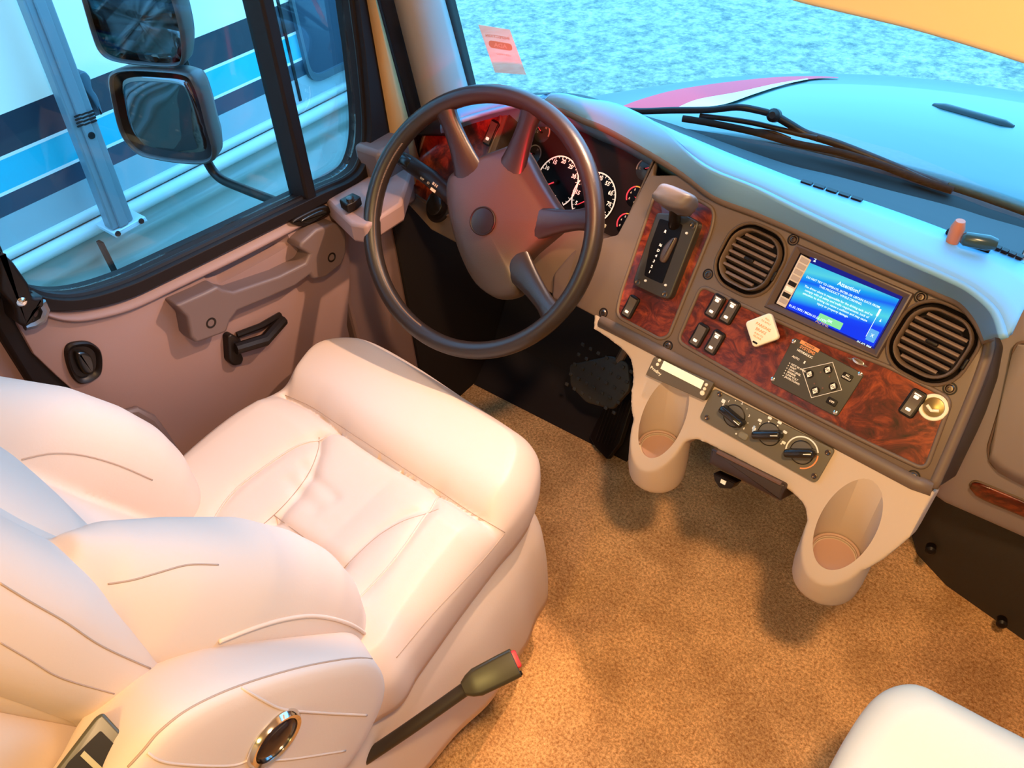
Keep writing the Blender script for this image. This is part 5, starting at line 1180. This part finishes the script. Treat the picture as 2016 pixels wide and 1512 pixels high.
# ================================================================== OUTSIDE
M_GRND = None
def ground_mat():
    m = mat('pale_gravel', (.13, .125, .11), .95, bump=.6, bscale=14, dist=.02, detail=8); N = m.node_tree.nodes; L = m.node_tree.links; b = N['Principled BSDF']; tc = N['Texture Coordinate']
    n1 = N.new('ShaderNodeTexNoise'); n1.inputs['Scale'].default_value = 9; n1.inputs['Detail'].default_value = 8; n1.inputs['Roughness'].default_value = .75
    v = N.new('ShaderNodeTexVoronoi'); v.inputs['Scale'].default_value = 22
    r = N.new('ShaderNodeValToRGB'); e = r.color_ramp.elements; e[0].position = .36; e[0].color = (.12, .13, .11, 1); e[1].position = .60; e[1].color = (.44, .36, .25, 1)
    r2 = N.new('ShaderNodeValToRGB'); r2.color_ramp.elements[0].color = (1.25, 1.25, 1.2, 1); r2.color_ramp.elements[1].position = .5; r2.color_ramp.elements[1].color = (.85, .86, .86, 1)
    mx = N.new('ShaderNodeMix'); mx.data_type = 'RGBA'; mx.blend_type = 'MULTIPLY'; mx.inputs[0].default_value = 1
    L.new(tc.outputs['Object'], n1.inputs['Vector']); L.new(tc.outputs['Object'], v.inputs['Vector']); L.new(n1.outputs['Fac'], r.inputs[0]); L.new(v.outputs['Distance'], r2.inputs[0])
    L.new(r.outputs[0], mx.inputs[6]); L.new(r2.outputs[0], mx.inputs[7]); L.new(mx.outputs[2], b.inputs['Base Color']); return m
gr = MB(); gr.poly(GND, [(-25, -20), (25, -20), (25, 40), (-25, 40)], -1.25, -1.10); o = gr.build('ground', ground_mat(), smooth=0); struct(o)

# hood
def hood(x, y):
    q = max(0, (y-1.36)/.95); ax = abs(x-.02)/.98
    return .845-.07*q-.16*q**3-(.07+.12*q)*ax**2.6-.05*max(0, ax-.85)
hd_ = thing('truck_hood', 'glossy blue truck hood with a pink and white swoosh beyond the windshield', 'hood', (0, 1.36, -.2))
xs = [(-1.02+2.08*i/60) for i in range(61)]; ts_ = [j/50 for j in range(51)]
mb = MB(); mb.rings([[Vector((x*(1-.10*(max(0, yy-1.36)/1.15)**2), yy, hood(x, yy))) for x, yy in [(x, yedge(x)+.012+(2.51-yedge(x)-.012)*t) for x in xs]] for t in ts_], False, False, closed=False)
mb.build('hood_panel', mat('glossy_grey_paint', (.018, .060, .060), .3, coat=.25), hd_, solid=.012, smooth=180)
mb = MB(); R = [[Vector((x*(1-.10)*1.0, 2.51+.04*k, hood(x, 2.51)-.02*k-.28*(k/5))) for x in xs] for k in range(6)]; mb.rings(R, False, False, closed=False); mb.build('hood_nose', bpy.data.materials['glossy_grey_paint'], hd_, solid=.012, smooth=180)
def on_hood(px, py, lift=.003):
    d = ray(px, py); t0 = 1.0; prev = None
    for i in range(400):
        t = 1.0+i*.01; p = CAM+d*t; xx = p.x/(1-.10*(max(0, p.y-1.36)/1.15)**2); f = p.z-hood(xx, p.y)
        if prev is not None and f < 0 and p.y > 1.15:
            t -= .01*(-f)/(prev-f); p = CAM+d*t; return Vector((p.x, p.y, p.z+lift))
        prev = f
    return None
def decal(up, lo, name, m, lift):
    U = catmull([Vector((x, y, 0)) for x, y in up], 8); V_ = catmull([Vector((x, y, 0)) for x, y in lo], 8)
    def rs(L, n):
        return [L[min(len(L)-1, int(round(i*(len(L)-1)/n)))] for i in range(n+1)]
    U, V_ = rs(U, 40), rs(V_, 40); R = []
    for k in range(7):
        row = []
        for a, b in zip(U, V_):
            p = a.lerp(b, k/6); w = on_hood(p.x, p.y, lift)
            if w is None:
                print('decal miss', p); w = row[-1] if row else Vector((0, 2, .6))
            row.append(w)
        R.append(row)
    mb = MB(); mb.rings(R, False, False, closed=False); mb.build(name, m, hd_, smooth=180)
c9 = lambda x, y: (1200+x/2.47, 120+y/2.47)
M_PINK = mat('pink_stripe_paint', (.95, .075, .10), .6, spec=.1); M_WST = mat('white_stripe_paint', (.95, .80, .72), .6, spec=.1)
decal([c9(40, 235), c9(160, 190), c9(330, 145), c9(560, 110), c9(800, 85), c9(1000, 80), c9(1110, 85)], [c9(60, 245), c9(300, 240), c9(430, 195), c9(620, 160), c9(800, 120), c9(1000, 92), c9(1112, 88)], 'stripe', M_PINK, .003)
decal([c9(330, 235), c9(430, 195), c9(620, 160), c9(800, 120), c9(960, 93)], [c9(430, 235), c9(560, 218), c9(700, 170), c9(840, 125), c9(965, 97)], 'stripe', M_WST, .004)
# hood vent slot and rear view of the handle bar
LV = [on_hood(1838+157*i/8, 206+44*i/8, .0) for i in range(9)]; mb = MB(); mb.tube(LV, [.006]+[.014]*7+[.006], 10, flat=.5); mb.build('hood_louver', M_BLK, hd_)
# cowl and wipers
cwl = MB(); R = []
for k, (y, z) in enumerate(((-.075, .825), (-.05, .838), (-.005, .842), (.02, .80))):
    R.append([Vector((x, yedge(x)+y, z)) for x in [-1.08+2.3*i/30 for i in range(31)]])
cwl.rings(R, False, False, closed=False); o = cwl.build('cowl_panel', mat('cowl_plastic', (.010, .011, .012), .6, spec=.2), solid=.008, smooth=60); settag(o, 'black plastic cowl strip between hood and windshield', 'cowl')
wp = thing('wiper', 'long black windshield wiper with jointed arm and blade resting on the glass', 'wiper', ZH(1620, 290, .86))
def WG(x, y, off=.02):     # just outside the glass / cowl
    d = ray(x, y); best = None
    for i in range(300):
        p = CAM+d*(.9+i*.003); t = (p.z-.86)/.80; f = p.y-(yedge(p.x)-.055-.25*t)
        if f > off: return p
    return p
def wt(L, r, nm, m=M_BLK, off=.02, **k):
    mb = MB(); mb.tube(catmull([WG(*c9(*p), off) for p in L], 5), r, 8, **k); mb.build(nm, m, wp, smooth=60)
wt([(50, 238), (150, 245), (300, 240), (480, 238), (620, 225), (720, 240), (805, 262)], .0065, 'wiper_arm', off=.05)
wt([(800, 262), (880, 310), (960, 355), (1100, 400), (1280, 470), (1450, 540), (1560, 580), (1640, 610)], .0075, 'wiper_arm', off=.05)
wt([(355, 280), (480, 300), (700, 345), (900, 400), (1100, 440), (1300, 500), (1500, 575), (1668, 630)], .0065, 'wiper_blade', mat('blade_rubber', (.012, .008, .006), .8, spec=.1), off=.03)
wt([(440, 268), (560, 280), (690, 300), (800, 325), (940, 360), (1010, 375)], .005, 'wiper_yoke', off=.045)
wt([(690, 335), (790, 345), (880, 378)], .003, 'wiper_yoke', off=.04); wt([(1050, 425), (1150, 440), (1260, 480)], .003, 'wiper_yoke', off=.04); wt([(1440, 530), (1540, 575), (1660, 625)], .003, 'wiper_yoke', off=.04)
mb = MB(); p = WG(*c9(802, 265), .05); G = Fr(p, (1, 0, 0), (0, .4, .9)); mb.lathe(G, [(.012, -.006), (.012, .008), (.006, .014)], 14); mb.build('pivot_cap', M_BLK, wp)
# thin bright strip along the glass edge of the wiper park area
# door mirrors
mr = thing('door_mirror', 'black twin-head side mirror on a bent arm outside the driver window', 'mirror', XH(555, 400, -1.16))
mn = Vector((.35, -.94, 0)).normalized(); mc = XH(310, 225, -1.45); mx_ = Vector((0, 0, 1)).cross(mn).normalized(); MFr = Fr(mc, mx_, (0, 0, 1))
if MFr.z.dot(mn) < 0: MFr = Fr(mc, -mx_, (0, 0, 1))
M_MIR = mat('mirror_glass', (.16, .14, .14), .02, metal=1)
def head(px, nm, zin):
    q = [tuple(v) for v in catmull([Vector(p) for p in MFr.hits(px)], 4, True)]; cx, cy = sum(p[0] for p in q)/len(q), sum(p[1] for p in q)/len(q)
    mb = MB(); mb.rings([[MFr.p(cx+(a-cx)*s, cy+(b-cy)*s, h) for a, b in q] for s, h in ((.55, -.075), (.80, -.062), (.96, -.035), (1.0, -.008), (.99, .0), (.955, .003), (.93, .000), (.92, -.006))]); hd = mb.build('mirror_head', mat('mirror_shell', (.05, .055, .06), .4) if 'ms' not in MATC else MATC['ms'], mr, smooth=50)
    MATC.setdefault('ms', bpy.data.materials['mirror_shell'])
    mb = MB(); mb.rings([[MFr.p(cx+(a-cx)*s, cy+(b-cy)*s, h+zin*(1-s*s)) for a, b in q] for s, h in ((.925, -.0055), (.7, -.0055), (.45, -.0055), (.2, -.0055), (.02, -.0055))], True, True); mb.build('mirror_glass', M_MIR, hd, smooth=180)
head([(212, 158), (222, 140), (255, 134), (310, 136), (362, 142), (382, 158), (398, 200), (412, 255), (424, 302), (412, 322), (370, 324), (310, 316), (268, 303), (238, 268), (222, 215)], 'lower', .004)
head([(140, -60), (158, -5), (180, 70), (196, 105), (225, 122), (290, 131), (345, 133), (362, 122), (362, 80), (352, 30), (338, -20), (325, -80), (230, -90)], 'upper', 0)
mb = MB(); ap = [XH(352, 128, -1.40), XH(400, 290, -1.40), XH(408, 318, -1.40), XH(432, 350, -1.38), XH(480, 372, -1.30), XH(558, 402, -1.17)]; mb.tube(catmull(ap[1:], 6), .0095, 12); mb.build('mirror_arm', M_BLK, mr, smooth=60)
mb = MB(); p = XH(340, 132, -1.42); mb.tube([p+Vector((0, .02, .04)), p+Vector((0, .02, -.03))], .014, 10); mb.build('mirror_joint', M_BLK, mr)

# ================================================================== PARKED MOTORHOME ALONGSIDE
RX = -2.6
RV = Fr((RX, 0, 0), (0, 1, 0), (0, 0, 1))
rv = thing('parked_motorhome', 'white and blue striped motorhome parked alongside the driver door', 'motorhome', (RX, 1.5, -1.1))
bands = [(2.2, .585, 'side_wall', (.95, .80, .66)), (.585, .475, 'dark_stripe', (.018, .028, .045)), (.475, .465, 'white_pinstripe', (.8, .75, .7)), (.465, .375, 'cyan_stripe', (.005, .42, .55)), (.375, .365, 'white_pinstripe', (.8, .75, .7)),
         (.365, .305, 'navy_stripe', (.02, .045, .075)), (.305, .205, 'grey_band', (.30, .38, .40))]
mb = MB(); mb.poly(RV, [(-8, -1.0), (2.75, -1.0), (2.75, 2.2), (-8, 2.2)], -2.3, -.004); mb.build('body', mat('rv_body_paint', (.12, .12, .12), .35), rv)
for z1, z0, nm, c in bands:
    q = [(-8, z0), (2.75, z0), (2.75, z1), (-8, z1)]; MB().poly(RV, q, -.01, .0005 if 'pin' in nm else 0).build(nm, mat('rv_'+nm, c, .3, coat=.3), rv, smooth=0)
M_RVW = mat('rv_trim_silver', (.50, .52, .50), .3)
mb = MB(); mb.tube([RV.p(-8, .19, .0), RV.p(2.75, .19, .0)], .018, 10); mb.tube([RV.p(-8, .145, .012), RV.p(2.75, .145, .012)], .026, 12); mb.build('belt_molding', M_RVW, rv, smooth=60)
# sculpted lower skirt with wheel arch
wc = (2.03, -.47); WR = .36
def arch(x, z):
    d = sqrt((x-wc[0])**2+(z-wc[1])**2); return .055*math.exp(-((d-WR-.05)/.05)**2)
xs = [-3+5.75*i/240 for i in range(241)]; zs = [.12-.75*j/60 for j in range(61)]
V = []; 
for z in zs:
    V.append([(x, z, .015*math.exp(-((z-(.05-.0*x))/.025)**2)+.03*math.exp(-((z+.10)/.06)**2)+arch(x, z)) for x in xs])
mb = MB(); vs = {}
bm_ = mb.bm
for j, row in enumerate(V):
    for i, (x, z, h) in enumerate(row): vs[(i, j)] = bm_.verts.new(RV.p(x, z, h))
for j in range(len(zs)-1):
    for i in range(len(xs)-1):
        x, z = xs[i], zs[j]
        if (x-wc[0])**2+(z-wc[1])**2 < WR**2: continue
        bm_.faces.new([vs[(i, j)], vs[(i+1, j)], vs[(i+1, j+1)], vs[(i, j+1)]])
for v in [v for v in bm_.verts if not v.link_faces]: bm_.verts.remove(v)
mb.build('lower_skirt', mat('rv_skirt_paint', (.22, .25, .22), .3, coat=.3), rv, smooth=180)
TF = Fr(RV.p(wc[0], wc[1], -.06), (0, 1, 0), (0, 0, 1))
MB().lathe(TF, [(WR+.06, -.2), (WR+.06, -.15), (.05, -.15)], 40).build('wheel_well', M_DARK, rv)
ty = MB().lathe(TF, [(.16, -.02), (.20, .02), (.30, .03), (.345, .0), (.35, -.08), (.3, -.12)], 48).build('tyre', M_RUB, rv, smooth=60)
MB().lathe(TF, [(.19, -.03), (.17, .005), (.10, -.02), (.05, .02), (.001, .02)], 32).build('wheel_rim', M_CHR, rv, smooth=50)
# window of the motorhome
wq = rnd([(1.97, .245), (2.95, .255), (2.95, .60), (1.97, .60)], .06, 6)
c1 = lambda x, y: (x/2.52, y/2.52)
w0 = RV.hit(*c1(1545, 400)); w1 = RV.hit(*c1(1475, 90)); w2 = RV.hit(*c1(1765, 280))
wq = rnd([(w0[0]-.02, w0[1]-.01), (w0[0]+.50, w0[1]-.01), (w0[0]+.50, w0[1]+.42), (w0[0]-.02, w0[1]+.42)], .07, 6)
cx, cy = w0[0]+.24, w0[1]+.20
mb = MB(); mb.rings([[RV.p(cx+(a-cx)*sx, cy+(b-cy)*sy, h) for a, b in wq] for sx, sy, h in ((1, 1, 0), (1, 1, .02), (.94, .88, .018), (.93, .86, .004))], False, True); wo = mb.build('window', mat('rv_window_frame', (.05, .08, .10), .35), rv, smooth=50)
MB().poly(RV, [(cx+(a-cx)*.935, cy+(b-cy)*.87) for a, b in wq], .004, .008).build('pane', mat('rv_dark_glass', (.015, .04, .07), .25), wo, smooth=0)
# body joint line
a = RV.hit(*c1(1415, 100)); b = RV.hit(*c1(1490, 500)); MB().poly(RV, [(a[0]-.006, 1.2), (a[0]+.006, 1.2), (b[0]+.006, b[1]), (b[0]-.006, b[1])], 0, .004).build('panel_joint', M_RUB, rv, smooth=0)
a = RV.hit(*c1(460, 1180)); mb = MB(); mb.box(RV, a[0]-.006, a[0]+.006, a[1]-.25, a[1], .03, .06); mb.build('panel_joint', M_RUB, rv, smooth=0)
# awning arm
AX = Fr((RX+.13, 0, 0), (0, 1, 0), (0, 0, 1))
aw = thing('awning_arm', 'tall pale metal awning arm fixed to the side of the parked motorhome', 'awning arm', AX.p(*AX.hit(245, 445)))
q = AX.hits([(46, 0), (104, 0), (264, 432), (222, 455)]); k = 2.2
dl = (q[0][0]-q[3][0], q[0][1]-q[3][1]); dr = (q[1][0]-q[2][0], q[1][1]-q[2][1]); zt = 1.9
ql = (q[3][0]+dl[0]*(zt-q[3][1])/dl[1], zt); qr = (q[2][0]+dr[0]*(zt-q[2][1])/dr[1], zt)
M_ALU = mat('pale_aluminium', (.20, .24, .27), .35, metal=.3)
MB().poly(AX, [q[3], q[2], qr, ql], -.05, .0).build('arm_tube', M_ALU, aw, bevel=.006)
e0 = [(q[3][0]+(q[2][0]-q[3][0])*t, q[3][1]+(q[2][1]-q[3][1])*t) for t in (.3, .7)]; e1 = [(ql[0]+(qr[0]-ql[0])*t, zt) for t in (.3, .7)]
MB().poly(AX, [e0[0], e0[1], e1[1], e1[0]], -.01, .008).build('arm_rail', M_ALU, aw, bevel=.003)
fp = rnd(AX.hits([(220, 458), (282, 424), (288, 434), (226, 467)]), .004); MB().dome(AX, fp, -.12, .012, .004).build('foot_bracket', mat('bracket_white', (.5, .52, .54), .4), aw)
mb = MB()
for x, y in ((228, 458), (274, 433)): a, b = AX.hit(x, y); mb.lathe(AX, [(.010, .012), (.008, .018)], 12, a, b)
mb.build('bolt', M_RUB, aw)
mb = MB()
for i in range(3):
    for j in range(4):
        a, b = AX.hit(153+13*i+2*j, 228-4*i+6.5*j, .009); mb.poly(AX, rrect(a, b, .022, .005, .002), .006, .0095)
mb.build('vent_slots', M_RUB, aw, smooth=0)
mb = MB(); a, b = AX.hit(181, 267, .01); mb.lathe(AX, [(.012, .006), (.010, .012)], 14, a, b); mb.build('rivet', M_RUB, aw)
mb = MB(); mb.dome(AX, rnd(AX.hits([(156, 148), (170, 140), (182, 152), (186, 178), (196, 190), (206, 222), (204, 230), (190, 205), (180, 190), (170, 178)]), .01), -.05, -.01, .005); mb.build('lever', mat('lever_plastic', (.05, .09, .12), .4), aw)
